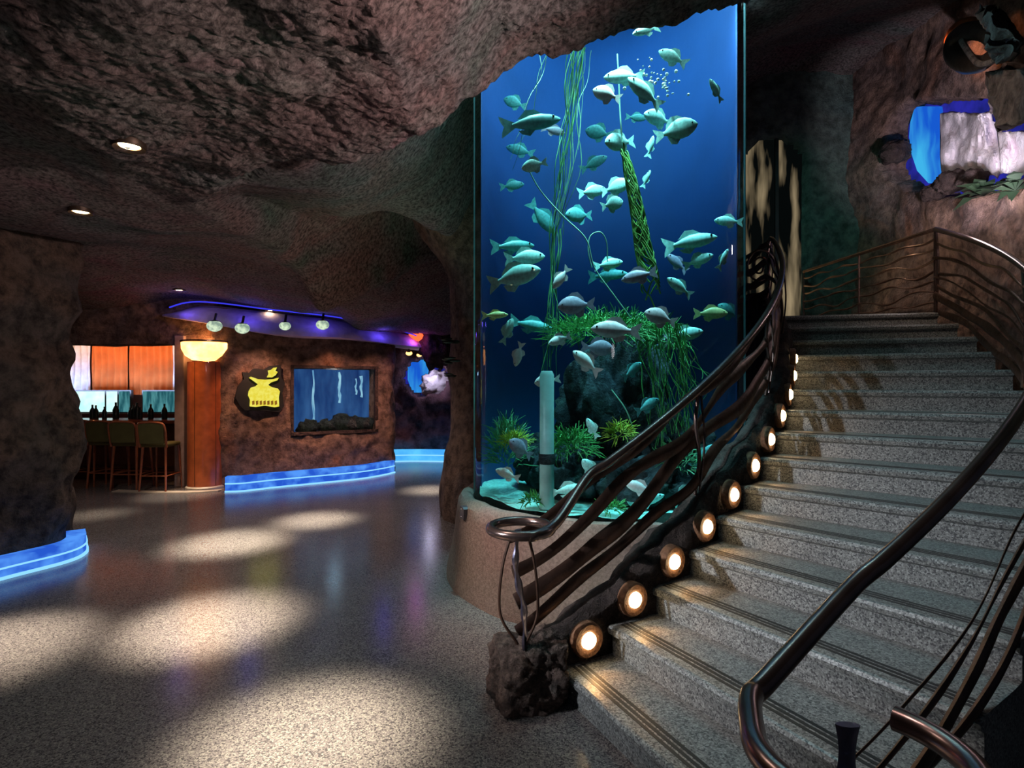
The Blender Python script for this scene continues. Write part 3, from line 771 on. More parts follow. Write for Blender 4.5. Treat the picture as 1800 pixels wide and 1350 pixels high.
def fish(px, py, ln, side, tilt, depth, shape, mat, label, yaw=0):
    p = at(px, py, depth); L_ = ln*depth/1000*1.05
    root = bpy.data.objects.new('fish', None); COL.objects.link(root)
    y = (0 if side == 'R' else PI)+R(yaw)
    root.rotation_euler = (Matrix.Rotation(y,3,'Z') @ Matrix.Rotation(-R(tilt),3,'Y')).to_euler()
    root.location = p; root.scale = (L_,)*3; root.empty_display_size = .1
    tag(root, label, 'fish', 'fish in the aquarium')
    for nme, o in fish_parts(shape, mat):
        c = o.copy(); c.name = nme; COL.objects.link(c); c.parent = root
S,W,P_,M_,T_,Y_ = 'fish_silver','fish_white','fish_pink','fish_mauve','fish_teal','fish_yellow'
FISH = [
 (1133,54,50,'L',-25,4.45,'long',S,'pale slender fish at the very top of the tank, just under the rock ceiling edge'),
 (1180,100,50,'L',35,4.45,'oval',S,'pale fish nose up, just above and right of the bubble cloud'),
 (1257,157,38,'L',50,4.5,'oval',S,'lone small pale fish near the top right edge of the tank'),
 (1093,135,60,'L',5,4.5,'oval',S,'large pale fish left of the bubble cloud, topmost of a cluster of three'),
 (1064,165,46,'L',25,4.4,'round',W,'bright white deep bodied fish at the left of the cluster below the ceiling edge'),
 (1130,160,66,'L',38,4.4,'oval',S,'pale fish angled nose up, touching the lower left of the bubble cloud'),
 (1155,208,50,'L',10,4.6,'round',S,'pale rounded fish directly below the bubble cloud'),
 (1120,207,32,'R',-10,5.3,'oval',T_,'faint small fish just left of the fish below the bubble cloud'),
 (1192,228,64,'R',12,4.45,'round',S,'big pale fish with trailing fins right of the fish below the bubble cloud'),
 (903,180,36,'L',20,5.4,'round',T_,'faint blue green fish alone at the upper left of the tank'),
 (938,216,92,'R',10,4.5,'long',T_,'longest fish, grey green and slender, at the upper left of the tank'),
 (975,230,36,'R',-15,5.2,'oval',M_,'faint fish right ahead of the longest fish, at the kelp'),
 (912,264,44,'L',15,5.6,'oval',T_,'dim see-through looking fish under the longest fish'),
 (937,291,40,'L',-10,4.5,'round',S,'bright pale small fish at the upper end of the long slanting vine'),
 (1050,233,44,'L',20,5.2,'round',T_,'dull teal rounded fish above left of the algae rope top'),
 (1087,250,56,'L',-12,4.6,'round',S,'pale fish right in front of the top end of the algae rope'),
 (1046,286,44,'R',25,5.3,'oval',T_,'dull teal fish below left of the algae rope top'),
 (1144,256,34,'R',75,4.8,'long',S,'thin pale fish pointing straight up right of the algae rope top'),
 (1137,313,28,'R',65,5.0,'long',S,'tiny thin pale fish pointing up, right beside the upper algae rope'),
 (902,326,38,'R',10,5.4,'oval',T_,'faint teal fish near the left glass level with the head of the slanting vine'),
 (1043,336,50,'R',15,5.0,'oval',S,'pale teal fish left of the algae rope, left one of a group of three'),
 (1085,328,46,'R',15,4.9,'round',S,'pale teal fish touching the algae rope from the left, top one of a trio'),
 (1078,358,42,'R',20,4.7,'round',S,'brighter pale fish left of the algae rope, lowest of a group of three'),
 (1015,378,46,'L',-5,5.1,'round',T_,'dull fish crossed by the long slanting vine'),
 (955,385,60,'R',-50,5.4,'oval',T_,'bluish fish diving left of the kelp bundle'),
 (1278,389,42,'L',5,4.9,'oval',S,'pale green fish touching the right glass edge of the tank'),
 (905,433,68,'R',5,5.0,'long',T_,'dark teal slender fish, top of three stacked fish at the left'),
 (926,453,62,'R',6,4.8,'oval',S,'pale teal fish, middle of three stacked fish at the left'),
 (908,486,86,'R',12,4.6,'oval',S,'large pale green fish, bottom of three stacked fish at the left'),
 (985,490,40,'L',-55,4.5,'oval',W,'whitish fish hanging nose down beside the kelp bundle'),
 (1072,464,44,'R',10,4.9,'oval',S,'pale teal fish between the hook shaped vine and the algae rope'),
 (1072,484,62,'R',0,5.5,'long',T_,'dim green fish directly under the one beside the hook shaped vine'),
 (1120,486,54,'L',-10,4.4,'oval',M_,'mauve grey fish in front of the left edge of the lower algae rope'),
 (1192,503,46,'L',35,4.5,'oval',S,'bright pale fish right of the lower algae rope'),
 (1218,425,84,'R',12,4.8,'long',S,'long pale teal fish right of the algae rope at mid height'),
 (1188,461,40,'L',40,5.3,'oval',M_,'dim mauve fish below the tail of the long pale teal fish'),
 (1230,457,46,'R',20,4.8,'oval',S,'pale teal fish directly under the long pale teal fish'),
 (1272,454,36,'R',62,4.6,'long',S,'narrow pale fish standing on its tail near the right glass'),
 (1010,537,58,'L',-5,4.5,'round',M_,'grey rounded fish above the left end of the reef moss'),
 (872,554,42,'R',0,4.75,'long',Y_,'yellowish white fish close to the left glass edge'),
 (1158,557,50,'L',20,4.45,'round',P_,'pinkish white fish at the foot of the algae rope'),
 (1252,551,50,'R',0,4.9,'oval',Y_,'yellow green fish right of the reef top'),
 (1279,547,40,'L',30,5.0,'round',T_,'bluish fish beside the yellow green one, next to the right glass'),
 (893,580,42,'R',65,4.8,'oval',S,'pale fish rising steeply below the yellowish one at the left'),
 (938,573,68,'R',-12,5.2,'long',T_,'dim teal fish between the left glass and the reef moss'),
 (1078,580,74,'L',5,4.4,'oval',P_,'large bright pinkish white fish in front of the reef moss'),
 (982,598,40,'L',-20,4.5,'oval',W,'small white fish at the left end of the reef moss'),
 (911,625,38,'L',-75,4.6,'oval',W,'white fish pointing straight down between the left glass and the pale reflection tube'),
 (1053,612,50,'R',-5,4.5,'round',M_,'grey fish just under the large pinkish white fish'),
 (1028,635,54,'L',40,4.35,'oval',W,'bright white fish nose up under the reef moss'),
 (1208,588,54,'R',12,4.7,'oval',S,'pale green fish above the trailing weed tendrils'),
 (1178,602,44,'L',-25,5.0,'round',M_,'dim mauve fish at the right shoulder of the reef'),
 (1113,650,42,'R',35,4.45,'oval',T_,'teal fish on the dark upper face of the big reef'),
 (960,670,40,'L',-10,4.22,'round',W,'pale fish in front of the top of the pale reflection tube'),
 (1140,712,46,'R',25,4.4,'oval',T_,'teal fish low in front of the big reef beside the tendrils'),
 (1040,751,34,'L',60,4.35,'oval',S,'small grey green fish nose up in front of the lower reef'),
 (913,787,46,'L',35,4.45,'round',M_,'grey fish beside the yellow green moss tuft'),
 (890,833,42,'L',15,4.4,'oval',W,'pale fish just above the sand at the left'),
 (1035,821,34,'L',50,4.2,'round',S,'bright mint small fish low down, just above the handrail'),
 (1002,861,62,'R',12,4.25,'long',S,'slender pale fish near the sand right of the pale reflection tube'),
 (1122,857,48,'L',20,4.2,'oval',W,'whitish fish seen just under the handrail'),
 (1140,880,56,'R',20,4.3,'long',S,'slender teal white fish between the railing bars'),
 (1205,866,50,'R',35,4.35,'oval',S,'pale blue fish between the railing bars at the right'),
 (1167,911,36,'R',15,4.12,'round',S,'lowest fish, bright mint, at the front glass between the railing bars'),
 (1240,800,50,'R',45,4.5,'oval',T_,'blue green fish behind the upright rail post'),
]
for i, f in enumerate(FISH):
    px, py, ln, sd, tl, dp, shp, mt, lb = f
    # keep the fish inside the glass
    p = at(px, py, dp)
    ray = Vector(((px-900)/1000, 1)); A = ray.dot(ray); B = ray.dot(Vector((TC.x,TC.y))); Rr = TR-.10
    disc = B*B-A*((TC.x**2+TC.y**2)-Rr*Rr)
    if disc > 0:
        d0 = (B-math.sqrt(disc))/A; d1 = (B+math.sqrt(disc))/A
        dp = min(max(dp, d0+.06), d1-.12)
    else: dp = B/A
    fish(px, py, ln, sd, tl, dp, shp, mt, lb, yaw=random.Random(i).uniform(-28,28))

# ------------------------------------------------------------------ glowing ledges
def ledge(name, path, h, w, mat, lab):
    P = catmull([(x,y,0) for x,y in path], 8)
    root = empty(name, P[0], lab, 'light', 'glowing blue glass kerbs')
    def strip(z0, z1, d0, d1, wob=0):
        g = MB(); n = len(P); vs = []
        for i, p in enumerate(P):
            t = (P[min(i+1,n-1)]-P[max(i-1,0)]).normalized(); nr = Vector((t.y,-t.x,0)); o = wob*noise.noise(Vector((i*.5,0,0)))
            for (d, z) in ((d0,z0),(d1,z0),(d1,z1),(d0,z1)): vs.append(p+nr*(d+o)+Vector((0,0,z)))
        fs = [(i*4+k, i*4+(k+1)%4, i*4+4+(k+1)%4, i*4+4+k) for i in range(n-1) for k in range(4)]+[(0,1,2,3),((n-1)*4+3,(n-1)*4+2,(n-1)*4+1,(n-1)*4)]
        g.add(vs, fs); return g
    child(strip(.02, h, -w, 0), 'glass_block', mat, root, False)
    child(strip(h*.52, h*.60, -w, .012, .0), 'bright_seam', 'ledge_edge', root, False)
    child(strip(0, .025, -w, .02), 'bright_rim', 'ledge_edge', root, False)
    return root
ledge('glowing_kerb', [(-4.75,3.9),(-4.52,4.5),(-4.43,4.93),(-4.24,5.40),(-4.28,5.70),(-4.5,6.0)], .175, .16, 'ledge_blue', 'glowing blue glass kerb at the foot of the dark rock wall near the camera')
ledge('glowing_kerb', [(-4.50,8.92),(-4.25,8.98),(-3.9,9.28),(-3.3,9.70),(-2.7,10.15),(-2.38,10.6),(-2.25,10.9)], .24, .14, 'ledge_blue', 'glowing blue glass kerb under the small wall tank and the yellow sign')
ledge('glowing_kerb', [(-3.4,12.1),(-2.7,12.35),(-2.2,12.45),(-1.6,12.4),(-1.0,12.3)], .26, .14, 'ledge_cyan', 'glowing cyan glass kerb at the far end of the passage')

# ------------------------------------------------------------------ small wall tank (window recess)
sw = empty('wall_tank', wallp(1.9,.85,0), 'small rectangular blue lit tank set into the brown rock wall', 'aquarium')
def wbox(t0,t1,z0,z1,d0,d1):
    g = MB(); vs = [wallp(t,z,d) for d in (d0,d1) for t,z in ((t0,z0),(t1,z0),(t1,z1),(t0,z1))]
    g.add(vs, [(0,1,2,3),(7,6,5,4),(0,4,5,1),(1,5,6,2),(2,6,7,3),(3,7,4,0)]); return g
child(wbox(1.15,2.66,.84,2.0,-.27,-.24), 'back_panel', 'small_tank_back', sw, False)
child(wbox(1.15,2.66,.84,2.0,-.03,-.02), 'front_glass', 'tank_glass', sw, False)
for (a,b,c,d) in ((1.12,1.17,.82,2.02),(2.62,2.68,.82,2.02),(1.12,2.68,.80,.85),(1.12,2.68,1.98,2.03)):
    child(wbox(a,b,c,d,-.25,.03), 'frame', 'dark_rock', sw, False)
glow('streak_white', (.45,.75,.9), 1.0, (.15,.35,.6), 6, (3,3,.6))
for (t,w,z0,z1) in ((2.02,.07,1.35,1.92),(2.43,.06,1.45,1.85),(2.33,.04,1.5,1.8),(1.55,.05,1.0,1.95)):
    g = MB(); P = [wallp(t+.01*math.sin(i*1.3), z0+(z1-z0)*i/8, -.2) for i in range(9)]
    g.tube(P, [w*(.25+.3*random.random()) for _ in P], 6); child(g, 'water_jet', 'streak_white', sw)
for i, (t,z,s) in enumerate(((1.45,.92,.14),(1.75,.93,.12),(2.05,.97,.17),(2.35,.93,.15),(2.52,.95,.12))):
    g = boulder('tank_rock', (0,0,0), (s*1.4,.07,s), 'reef_rock', 3, .4, 2, i); q = wallp(t,z,-.14); g.location = sw.matrix_basis.inverted() @ q; g.parent = sw

# yellow sign
sg = empty('sign', wallp(.60,1.28,.1), 'yellow lit emblem sign shaped like a bowl with a bird, on a black backing', 'sign')
# outline traced in pixels of the sign, converted to wall metres
def sgp(px, py):
    r = (px-900)/1000; t = (r*WA.y-WA.x)/(wd.x-r*wd.y); D = WA.y+wd.y*t; return t, EYE+(675-py)*D/1000
def zz(x, y): return sgp(370+x/3.215, 480+y/3.215)
def sprism(poly, d0, d1, name, mat, par):
    g = MB(); g.prism([zz(*p) for p in poly], d0, d1, lambda a,b,d: wallp(a,b,d)); return child(g, name, mat, par, False)
sprism([(135,700),(150,640),(185,600),(175,560),(215,565),(240,540),(300,545),(330,525),(390,520),(395,590),(415,620),(400,680),(410,750),(385,785),(300,775),(190,775),(160,745)], .0, .10, 'backing', 'sign_black', sg)
sprism([(210,668),(222,648),(248,640),(262,628),(240,612),(212,592),(222,586),(262,600),(300,603),(345,600),(378,592),(370,606),(335,618),(318,632),(340,645),(372,652),(384,668),(378,700),(380,752),(355,757),(300,748),(250,755),(216,752),(218,715),(207,690)], .10, .14, 'emblem', 'sign_yellow', sg)
sprism([(312,590),(322,570),(318,552),(335,548),(350,536),(368,534),(360,552),(372,560),(360,578),(340,590)], .10, .135, 'bird', 'sign_yellow', sg)
plain('sign_olive', (.30,.24,.02), .6)
for i in range(7):
    x = 228+i*21; sprism([(x,722),(x+13,719),(x+14,741),(x+1,744)], .14, .146, 'raised_mark', 'sign_olive', sg)

# ------------------------------------------------------------------ violet lit cove and lamps
P = catmull([at(285,548,9.3), at(350,534,9.1), at(480,548,9.4), at(600,562,9.9), at(700,583,10.7), at(752,600,11.4)], 8)
P2 = catmull([at(285,556,9.3), at(350,566,9.1), at(480,588,9.4), at(600,594,9.9), at(700,606,10.7), at(752,612,11.4)], 8)
g = MB(); n = len(P); m2 = 6; vs = []
for i in range(n):
    for k in range(m2+1):
        p = P[i].lerp(P2[i], k/m2); p = p+Vector((0,-.10*math.sin(PI*k/m2)+.25*(1-k/m2),0))+Vector((0,1,0))*fbm(p*3)*.04; vs.append(p)
for i in range(n): vs.append(P[i]+Vector((0,1.6,.05)))
for i in range(n): vs.append(P2[i]+Vector((0,1.6,0)))
fs = [(i*(m2+1)+k, (i+1)*(m2+1)+k, (i+1)*(m2+1)+k+1, i*(m2+1)+k+1) for i in range(n-1) for k in range(m2)]
b0 = n*(m2+1); b1 = b0+n
fs += [(i*(m2+1), b0+i, b0+i+1, (i+1)*(m2+1)) for i in range(n-1)]+[(i*(m2+1)+m2, (i+1)*(m2+1)+m2, b1+i+1, b1+i) for i in range(n-1)]
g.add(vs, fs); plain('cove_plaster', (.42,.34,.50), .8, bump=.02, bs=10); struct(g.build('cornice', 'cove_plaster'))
COVE = (P, P2)
g = MB(); g.tube([p+Vector((0,-.02,.03)) for p in P[2:-2]], .012, 6)
tag(g.build('light_strip', 'led_violet'), 'thin violet blue light strip along the top of the cove below the rock ceiling', 'light')
for i, (px, py, D, rr, lb) in enumerate(((377,573,9.0,.11,'leftmost of four frosted globe spotlights under the violet cove'),(426,577,9.05,.105,'second from the left of four frosted globe spotlights under the violet cove'),(501,573,9.2,.085,'third from the left of four frosted globe spotlights, smallest of them'),(567,571,9.5,.10,'rightmost of four frosted globe spotlights under the violet cove'))):
    p = at(px,py,D-.15); o = empty('globe_spotlight', p, lb, 'light', 'globe spotlights')
    g = MB(); g.ball((0,0,0), rr*.95, 1.1,1,.85, 18, 12); g.build('globe', 'lamp_globe', o)
    g = MB(); g.tube([(0,0,rr*.7),(0,.05,rr*.7+.12)], .02, 8); g.lathe([(rr*.3,rr*.62),(rr*.6,rr*.55),(rr*.62,rr*.7),(rr*.2,rr*.85)], (0,0,0), 14); g.build('holder', 'black_metal', o)
for (px,py,D,r,mt,lb) in ((731,591,11.2,.13,'lamp_red','glowing red lamp at the right end of the violet cove'),(719,621,12.0,.06,'lamp_orange','small amber lamp below the red lamp'),(737,624,12.0,.05,'lamp_orange','tiny amber lamp right beside the small amber lamp')):
    o = empty('coloured_lamp', at(px,py,D), lb, 'light'); g = MB(); g.ball((0,0,0), r, 1.15,1,.8,14,9); g.build('bulb', mt, o)
    g = MB(); g.lathe([(r*.3,r*.95),(r*.9,r*.45),(r*.95,r*.3)], (0,0,0), 14); g.tube([(0,0,r*.8),(0,0,r*.8+.3)], .012, 6); g.build('cap', 'black_metal', o)
# downlights: (pixel, depth) fixtures, aimed at floor points
DOWN = [((227,257,3.7),(-2.15,4.05),'recessed warm downlight in the rock ceiling, nearest to the rough overhang'),
        ((142,373,4.6),(-3.35,3.65),'recessed warm downlight in the rock ceiling above the dark left wall'),
        ((315,510,8.9),(-5.1,8.7),'small recessed warm downlight in the ceiling above the bar entrance'),
        ((475,546,9.0),(-3.9,8.4),'small recessed warm downlight beside the violet cove')]
HID = [((-.95,2.75),(-.98,2.72)),((-2.95,5.9),(-3.02,6.1)),((-2.3,6.9),(-2.45,7.1)),((-1.2,8.9),(-1.3,9.1)),((-5.3,7.2),(-5.4,7.4))]
def downlight(x, y, lab, aim, E, size=27, col=(1,.86,.66), r=.055):
    z = ceil_z(x, y)
    o = empty('downlight', (x,y,z-.01), lab, 'light', 'recessed ceiling downlights')
    g = MB(); g.lathe([(r*1.05,.06),(r*1.08,0),(r*1.5,-.012),(r*1.6,-.004),(r*1.6,.03)], (0,0,0), 24); g.build('trim_ring', 'dark_bezel', o)
    g = MB(); g.lathe([(.0005,0),(r*.9,0),(r*1.05,.01)], (0,0,0), 20); g.build('bulb', 'lamp_warm', o)
    l = bpy.data.lights.new('downlight_lamp', 'SPOT'); l.energy = E; l.color = col; l.spot_size = R(size); l.spot_blend = 1; l.shadow_soft_size = .16
    lo = bpy.data.objects.new('downlight_lamp', l); COL.objects.link(lo); lo.location = (x,y,z-.22)
    lo.rotation_euler = (Vector((aim[0],aim[1],0))-lo.location).to_track_quat('-Z','Y').to_euler()
    return o
for (px,D) in (): pass
for (fx, aim, lb), E in zip(DOWN, (2600,1700,500,130)):
    px, py, D = fx; X = (px-900)*D/1000
    # slide along the pixel ray until it meets the ceiling
    for q in np.arange(D-1.2, D+1.6, .01):
        p = at(px, py, q)
        if p.z >= ceil_z(p.x, p.y)-.012: break
    downlight(p.x, p.y, lb, aim, E)
for ((x, y), aim), E, sz in zip(HID, (2300,2500,2100,1500,380), (26,27,23,20,20)):     # downlights over the floor pools, fittings not built
    l = bpy.data.lights.new('pool_lamp', 'SPOT'); l.energy = E; l.color = (1,.88,.66); l.spot_size = R(sz); l.spot_blend = 1; l.shadow_soft_size = .19
    lo = bpy.data.objects.new('pool_lamp', l); COL.objects.link(lo); lo.location = (x, y, ceil_z(x, y)-.28)
    lo.rotation_euler = (Vector((aim[0],aim[1],0))-lo.location).to_track_quat('-Z','Y').to_euler()
    l2 = bpy.data.lights.new('fill_lamp', 'SPOT'); l2.energy = 75; l2.color = (1,.86,.76); l2.spot_size = R(125); l2.spot_blend = 1; l2.shadow_soft_size = .1  # wide fill added to lift the floor between the pools
    lo2 = bpy.data.objects.new('fill_lamp', l2); COL.objects.link(lo2); lo2.location = lo.location

# ------------------------------------------------------------------ column and bowl lamp, bar
co = empty('column', (-5.03,9.35,0), 'orange brown wooden column at the bar entrance', 'column'); co['kind'] = 'thing'
g = MB(); g.lathe([(.27,.04),(.27,2.06),(.0005,2.06)], (0,0,0), 40); g.build('shaft', 'wood_column', co)
g = MB(); g.lathe([(.30,0),(.30,.03),(.275,.05)], (0,0,0), 40); g.build('base', 'concrete_strip', co)
g = MB()
for a in (200,262,330):
    x,y = .2705*math.cos(R(a)), .2705*math.sin(R(a)); g.box(x-.004,x+.004,y-.004,y+.004,.06,2.05)
g.build('seam', 'dark_wood', co, False)
bl = empty('bowl_lamp', (-5.03,9.35,2.07), 'glowing amber bowl lamp on top of the wooden column', 'lamp')
g = MB(); g.lathe([(.0005,.0),(.2,.02),(.30,.09),(.355,.20),(.36,.30),(.35,.31)], (0,0,0), 36); g.build('bowl', 'lamp_bowl', bl)
g = MB(); g.lathe([(.355,.30),(.375,.31),(.375,.335),(.35,.34)], (0,0,0), 36); g.build('rim', 'bronze_bright', bl)
# bar
bc = empty('bar_counter', (-7.2,10.3,0), 'long reddish wooden bar counter behind the stools', 'bar')
g = MB(); g.box(-10.6,-5.6,10.0,10.75,1.0,1.06); bevel(child(g, 'counter_top', 'wood_bar', bc, False), .02)
g = MB(); g.box(-10.6,-5.6,10.2,10.7,0,1.0); child(g, 'front_panel', 'dark_wood', bc, False)
g = MB(); g.tube([(-10.4,10.1,.22),(-5.7,10.1,.22)], .025, 10); child(g, 'foot_rail', 'bronze_bright', bc)
def stool(px, D, lab, src=None):
    x = (px-900)*D/1000
    if src:
        r = src.copy(); COL.objects.link(r); r.location = (x,D,0)
        for ch in src.children: c = ch.copy(); COL.objects.link(c); c.parent = r
        tag(r, lab, 'stool', 'bar stools'); return r
    r = empty('bar_stool', (x,D,0), lab, 'stool', 'bar stools')
    g = MB(); g.box(-.21,.21,-.2,.2,.70,.77); bevel(g.build('seat', 'olive_leather', r, False), .03, 3)
    g = MB(); pts = [(-.19,0),(.19,0),(.20,.30),(.12,.345),(-.12,.345),(-.20,.30)]
    g.prism(pts, 0, .035, lambda a,b,d: Vector((a,-.2-.02*math.cos(a*7)-d-b*.12,.76+b))); bevel(g.build('backrest', 'olive_leather', r, False), .01)
    g = MB(); g.tube(catmull([(-.21,-.20,.70),(-.215,-.25,1.0),(-.15,-.275,1.09),(.15,-.275,1.09),(.215,-.25,1.0),(.21,-.20,.70)], 6), .017, 8); g.build('back_frame', 'wood_bar', r)
    for sx in (-1,1):
        for sy in (-1,1):
            g = MB(); g.tube([(sx*.18,sy*.17,.71),(sx*.21,sy*.22,0)], [.02,.014], 8); g.build('leg', 'wood_bar', r)
    g = MB(); z=.25; c=[(-.2,-.2,z),(.2,-.2,z),(.2,.2,z),(-.2,.2,z),(-.2,-.2,z)]; g.tube(c, .01, 6); g.build('stretcher', 'wood_bar', r)
    return r
s0 = stool(283,9.15,'bar stool nearest the orange column, olive back and wooden legs')
for px,D,lb in ((233,9.3,'second bar stool counted from the orange column'),(192,9.45,'third bar stool counted from the orange column'),(160,9.6,'bar stool farthest from the column, half hidden by the rock wall')): stool(px,D,lb,s0)
# back-bar panels and screens
def bx(px0,px1,py0,py1,D): a = at(px0,py0,D); b = at(px1,py1,D); return a.x,b.x,b.z,a.z
for (a,b,mt,lb) in ((120,160,'curtain_pale','pale curtain panel at the left end of the bar back'),(162,227,'curtain_orange','orange curtain panel left of the middle at the bar back'),(229,304,'curtain_orange','wide orange curtain panel at the right behind the bar'),(305,322,'curtain_pale','narrow pale curtain panel at the right end of the bar back')):
    x0,x1,z0,z1 = bx(a,b,606,694,12.95); o = empty('curtain', ((x0+x1)/2,12.95,z0), lb, 'curtain', 'curtains behind the bar')
    g = MB(); m_ = 60; vs = []; fs = []
    for i in range(m_+1):
        x = x0+(x1-x0)*i/m_
        for k in range(9): vs.append((x, 12.93+.028*math.sin(x*42+.4*math.sin(k))+.015*noise.noise(Vector((x*6,k*.3,0))), z0+(z1-z0)*k/8))
    fs = [(i*9+k,(i+1)*9+k,(i+1)*9+k+1,i*9+k+1) for i in range(m_) for k in range(8)]
    g.add(vs, fs); child(g, 'cloth', mt, o)
    g = MB(); g.tube([(x0,12.95,z1+.02),(x1,12.95,z1+.02)], .02, 8); child(g, 'curtain_rod', 'bronze_bright', o)
for (a,b,mt,lb) in ((135,184,'screen_cyan','bright cyan white screen at the left of the bar back'),(188,206,'screen_cyan','narrow bright screen second from the left behind the bar'),(210,228,'screen_teal','narrow teal screen in the middle behind the bar'),(252,308,'screen_teal','wide dark teal lit shelf screen at the right of the bar back')):
    x0,x1,z0,z1 = bx(a,b,688,724,12.6); o = empty('screen', ((x0+x1)/2,12.6,z0), lb, 'screen', 'screens behind the bar')
    g = MB(); g.box(x0,x1,12.58,12.60,z0,z1); child(g, 'display', mt, o, False)
    g = MB(); g.box(x0-.03,x1+.03,12.60,12.68,z0-.03,z1+.03); child(g, 'casing', 'screen_body', o, False)
g = MB(); g.box(-10.6,-5.6,12.5,12.88,0,1.05); tag(g.build('back_counter', 'dark_wood', smooth=False), 'dark back counter under the screens behind the bar', 'counter')
b0_ = None; rnd = random.Random(9)
for i, (px, lb) in enumerate(((166,'dark bottle silhouetted on the left bright screen'),(172,'second dark bottle silhouetted on the left bright screen'),(187,'dark bottle between the two bright screens'),(207,'dark bottle just right of the narrow bright screen'),(232,'dark bottle left of the dark gap behind the bar'),(238,'tall dark bottle beside the dark gap behind the bar'),(244,'stout dark bottle in the dark gap behind the bar'),(250,'dark bottle at the left edge of the wide teal screen'),(268,'dark bottle in front of the wide teal screen'),(292,'dark bottle at the right side of the wide teal screen'))):
    if not b0_:
        g = MB(); g.lathe([(.0005,0),(.045,0),(.047,.02),(.047,.19),(.03,.25),(.016,.28),(.016,.34),(.019,.35),(.0005,.352)], (0,0,0), 12); o = g.build('bottle', 'bottle_glass'); b0_ = o
    else: o = b0_.copy(); COL.objects.link(o)
    o.location = ((px-900)*10.5/1000, 10.45, 1.06); s = rnd.uniform(.6,.9); o.scale = (s*1.3,s*1.3,s); tag(o, lb, 'bottle', 'bottles on the bar')
    
# ------------------------------------------------------------------ grotto displays
def falls(name, f, mats, lab, scale):
    pass
# upper right grotto: coordinates by angle/z on the wall
def gp(px, py, rad):      # intersection of pixel ray with cylinder radius rad (far side)
    r = (px-900)/1000
    # (rD-CX)^2+(D-CY)^2=rad^2
    A = r*r+1; B = -r*CX-CY; C_ = CX*CX+CY*CY-rad*rad
    D = (-B+math.sqrt(max(0,B*B-A*C_)))/A
    return at(px, py, D)
fr = empty('rock_waterfall', gp(1680,300,7.6), 'large blue and white lit rock waterfall in the grotto above the stair', 'waterfall')
def gsheet(poly_rows, rad, mat, name, par, amp=.05, sub_=6, wav=0):
    """rows of pixel points (left edge -> right edge) lofted into a curved sheet with thickness"""
    g = MB(); rows = []
    for (y, xs_) in poly_rows:
        row = []
        for i in range(len(xs_)-1):
            for k in range(sub_): row.append(xs_[i]+(xs_[i+1]-xs_[i])*k/sub_)
        row.append(xs_[-1]); rows.append((y, row))
    fine = []
    for (y0, r0), (y1, r1) in zip(rows, rows[1:]):
        for k in range(4):
            t = k/4; fine.append((y0+(y1-y0)*t, [a+(b-a)*t for a, b in zip(r0, r1)]))
    fine.append(rows[-1]); m = len(fine[0][1]); vs = []; 
    for (y, r_) in fine:
        for i, x in enumerate(r_):
            vs.append(gp(x, y, rad+amp*fbm(Vector((x*.02, y*.012, 1)))+wav*math.sin(x*.11+y*.02)))
    fs = [(j*m+i, j*m+i+1, (j+1)*m+i+1, (j+1)*m+i) for j in range(len(fine)-1) for i in range(m-1)]
    g.add(vs, fs); o = child(g, name, mat, par); s = o.modifiers.new('thick','SOLIDIFY'); s.thickness = .05; return o
gsheet([(150,[1545,1860]),(370,[1545,1860])], 7.32, 'falls_deep', 'backdrop', fr, .02)
gsheet([(188,[1608,1652]),(215,[1600,1652]),(240,[1598,1652]),(270,[1602,1652]),(300,[1612,1652]),(322,[1632,1652])], 7.24, 'falls_blue', 'water_sheet', fr, .06, 8)
gsheet([(200,[1652,1668,1700,1715,1738]),(225,[1652,1680,1700,1720,1745]),(250,[1652,1678,1698,1722,1752]),(275,[1652,1675,1700,1724,1765]),(298,[1654,1672,1702,1726,1768]),(308,[1656,1666,1696,1722,1750])], 7.14, 'pale_rock', 'pale_rock_face', fr, .14, 10, .03)
gsheet([(232,[1752,1770,1800,1850]),(262,[1756,1775,1800,1850]),(290,[1758,1772,1790,1850]),(304,[1758,1768,1780,1790])], 7.08, 'pale_rock', 'pale_rock_spur', fr, .10, 8, .03)
# boulders in front of the grotto
for i,(px,py,s,mt,lb) in enumerate(((1572,268,.17,'dark_rock','round black rock at the left lip of the big waterfall grotto'),(1640,338,.12,'dark_rock','small black rock under the blue water sheet'),(1672,320,.15,'dark_rock','dark rock under the left part of the pale rock face'),(1710,318,.13,'dark_rock','dark rock under the middle of the pale rock face'))):
    tag(boulder('rock', gp(px,py,6.95), (s,s,s*.9), mt, 4, .3, 1.5, 50+i), lb, 'rock')
def leafplant(c, n, s, mat, lab, seed):
    rnd = random.Random(seed); g = MB()
    for i in range(n):
        a = rnd.uniform(0,2*PI); up = rnd.uniform(-.1,.9); d = Vector((math.cos(a),math.sin(a),up)).normalized(); sd_ = d.cross(Vector((0,0,1))).normalized()
        l = s*rnd.uniform(.6,1.1); w = l*.2; m1 = d*l*.5+Vector((0,0,l*.12)); tip = d*l-Vector((0,0,l*.15))
        g.add([Vector(c), Vector(c)+m1+sd_*w, Vector(c)+tip, Vector(c)+m1-sd_*w, Vector(c)+m1+Vector((0,0,.01))], [(0,1,4),(1,2,4),(2,3,4),(3,0,4)])
    o = g.build('leafy_plant', mat); return tag(o, lab, 'plant')
leafplant(gp(1730,345,6.85), 26, .30, 'leaf_green', 'low dark green leafy plant below the pale rock face', 3)
leafplant(gp(1785,335,6.85), 22, .28, 'leaf_green', 'dark leafy plant below the pale rock spur, close to the frame edge', 4)
